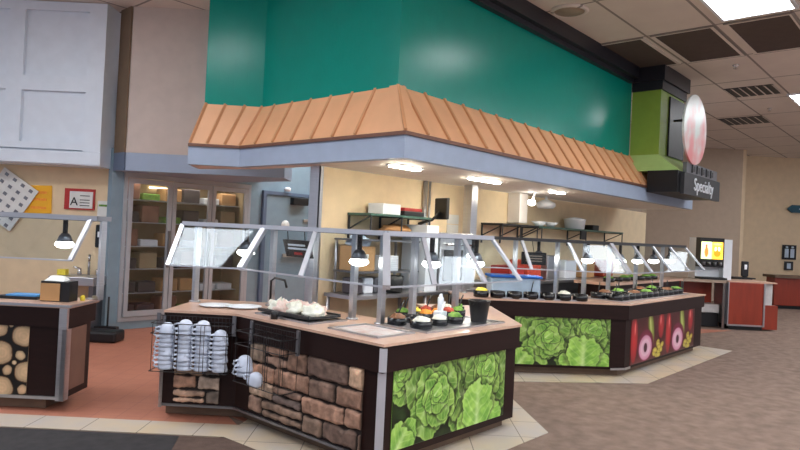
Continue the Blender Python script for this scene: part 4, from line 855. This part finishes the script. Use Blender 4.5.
# ------------------------------------------------------------------ far right: drinks machine, cabinets, signs
def fb(x0, x1, d0, d1, z0, z1): return MB().prism(lp(x0, x1, d0, d1), z0, z1)
dm = thing('drinks_machine', 'lit juice dispenser with orange and yellow pictures on the far counter', 'drinks machine', W(6.25, 12.9, .95))
dX0, dX1 = 5.98, 6.46
fb(dX0, dX1, 12.9, 13.2, .96, 1.78).build('back_body', 'plastic_white', dm); fb(dX0, dX1, 12.72, 12.9, 1.2, 1.78).build('head', 'black', dm)
fb(dX1, dX1+.16, 12.72, 13.2, .96, 1.76).build('side_panel', 'plastic_white', dm); fb(dX0, dX1+.02, 12.6, 12.9, .96, 1.0).build('drip_tray', 'black', dm)
def juice(U, Vv, L, Hh):
    rgb = np.zeros(U.shape+(3,)); a = (U < L*.5)[..., None]; rgb[:] = (250, 190, 60); rgb = np.where(a, np.array([214, 240, 160]), rgb)
    for cx, cy, rx, ry, c in ((.24, .4, .09, .3, (236, 110, 50)), (.24, .75, .04, .12, (230, 60, 50)), (.74, .35, .16, .22, (240, 120, 20)), (.66, .6, .05, .12, (250, 250, 220)), (.82, .6, .05, .12, (250, 250, 220)), (.74, .88, .2, .07, (255, 240, 120))):
        d = ((U/L-cx)/rx)**2+((Vv/Hh-cy)/ry)**2; rgb = np.where((d < 1)[..., None], np.array(c), rgb)
    rgb = np.where((np.abs(U/L-.5) < .02)[..., None], np.array([120, 110, 90]), rgb); return rgb, np.zeros_like(U)
relief('display', W(dX0+.02, 12.71), W(dX1-.03, 12.71), 1.36, 1.7, 60, 40, juice, dm, 'screen', .004)
m_ = MB()
for k in range(4): m_.lathe([(.03, 0), (.035, .06)], W(dX0+.07+.11*k, 12.70, 1.24), 10)
m_.build('nozzle', 'steel_dark', dm)
MB().prism(lp(dX1+.162, dX1+.168, 12.75, 12.9), 1.0, 1.6).build('side_stripe', 'food_orange', dm)
tt = thing('drinks_table', 'dark framed stand with a grey shelf under the drinks machine', 'table', W(6.1, 12.9, 0))
fb(5.6, 6.48, 12.6, 13.2, .9, .955).build('tabletop', 'counter_gray', tt); fb(5.65, 6.42, 12.75, 13.2, .3, .46).build('grey_drawer', 'marble', tt); fb(5.62, 6.44, 12.8, 13.2, .02, .28).build('base', 'black', tt); fb(5.62, 6.44, 13.12, 13.2, .46, .9).build('back_panel', 'red_wood', tt)
for x in (5.62, 6.45): MB().bar(W(x, 12.63, .01), W(x, 12.63, .9), .04).build('leg', 'steel', tt)
rc = thing('red_cabinet', 'red wood serving station with a light top and pale end panel', 'cabinet', W(6.9, 12.7, 0))
fb(6.5, 7.2, 12.55, 13.1, .1, .93).build('body', 'red_wood', rc, bevel=.01); fb(6.55, 7.2, 12.6, 13.0, .005, .1).build('kick_board', 'black', rc)
fb(6.48, 6.5, 12.53, 13.1, .1, .93).prism(lp(7.18, 7.21, 12.53, 12.56), .1, .93).prism(lp(6.48, 7.21, 12.53, 12.55), .08, .11).build('edge_trim', 'steel', rc)
fb(6.49, 7.45, 12.56, 13.4, .931, .955).build('countertop', 'top', rc); fb(7.21, 7.44, 12.7, 13.3, .5, .93).build('end_shelf', 'marble', rc); fb(7.21, 7.5, 12.6, 13.3, .03, .5).build('end_block', 'red_wood', rc)
tag(fb(7.05, 7.5, 13.42, 13.8, .965, .99).prism(lp(7.1, 7.45, 13.45, 13.75), .01, .965).build('black_top_stand', 'black'), 'black topped stand just behind the red serving station', 'stand')
cr_ = thing('card_terminal', 'upright black card terminal behind the red cabinet', 'terminal', W(7.4, 13.6, .99))
MB().box(W(7.36, 13.6, 1.17), (.15, .06, .32), DX).build('screen', 'black', cr_, bevel=.02); MB().box(W(7.36, 13.565, 1.21), (.05, .01, .1), DX).build('label_patch', 'plastic_white', cr_); MB().tube([W(7.36, 13.6, .992), W(7.36, 13.6, 1.02)], .05).build('foot', 'black', cr_)
fcab = thing('far_booth', 'red wood booth wall with a dark top at the right edge', 'booth', W(12, 18, 0))
fb(10.3, 18, 17.5, 17.9, .1, .85).build('panel', 'red_wood', fcab); fb(10.25, 18, 17.4, 18.0, .85, .92).build('cap', 'kick', fcab); fb(10.35, 18, 17.6, 17.9, .005, .1).build('kick_board', 'black', fcab)
rs_ = thing('restroom_sign', 'black restroom sign with two pale figures on the right wall', 'sign', W(12.0, 20.2, 1.5))
def DR(X): return 20.4-(X-10.15)*.0338
fx = 12.36; dr = DR(fx)-.03
fb(fx-.22, fx+.22, dr-.02, dr, 1.32, 1.78).build('board', 'black', rs_); m_ = MB()
for s_ in (-.09, .09):
    m_.lathe([(.03, -.03), (.04, 0), (.03, .03)], W(fx+s_, dr-.03, 1.71), 8); m_.prism([W(fx+s_-.06, dr-.035), W(fx+s_+.06, dr-.035), W(fx+s_+.06, dr-.021), W(fx+s_-.06, dr-.021)], 1.38, 1.66)
m_.build('figure', 'clear_tub', rs_)
r3 = thing('small_notice', 'smaller dark square sign below the restroom sign', 'sign', W(12.05, 20.2, 1.0)); fb(fx-.14, fx+.14, dr-.02, dr, .98, 1.26).build('board', 'charcoal', r3); fb(fx-.06, fx+.06, dr-.03, dr-.021, 1.03, 1.2).build('figure', 'clear_tub', r3)
bsn = thing('arrow_sign', 'dark teal arrow-shaped sign high on the right wall', 'sign', W(12.3, 20.2, 2.9))
pts = [(12.22, 2.92), (12.37, 2.81), (13.6, 2.81), (13.6, 3.05), (12.37, 3.05)]; dd = DR(12.5)-.05; m_ = MB(); n_ = len(pts)
m_.add([W(x, dd, z) for x, z in pts]+[W(x, dd-.03, z) for x, z in pts], [tuple(range(n_)), tuple(range(2*n_-1, n_-1, -1))]+[(i, n_+i, n_+(i+1) % n_, (i+1) % n_) for i in range(n_)])
m_.build('board', 'teal_sign', bsn); MB().box(W(12.95, dd-.036, 2.93), (.7, .006, .05), DX).build('print_line', 'clear_tub', bsn)
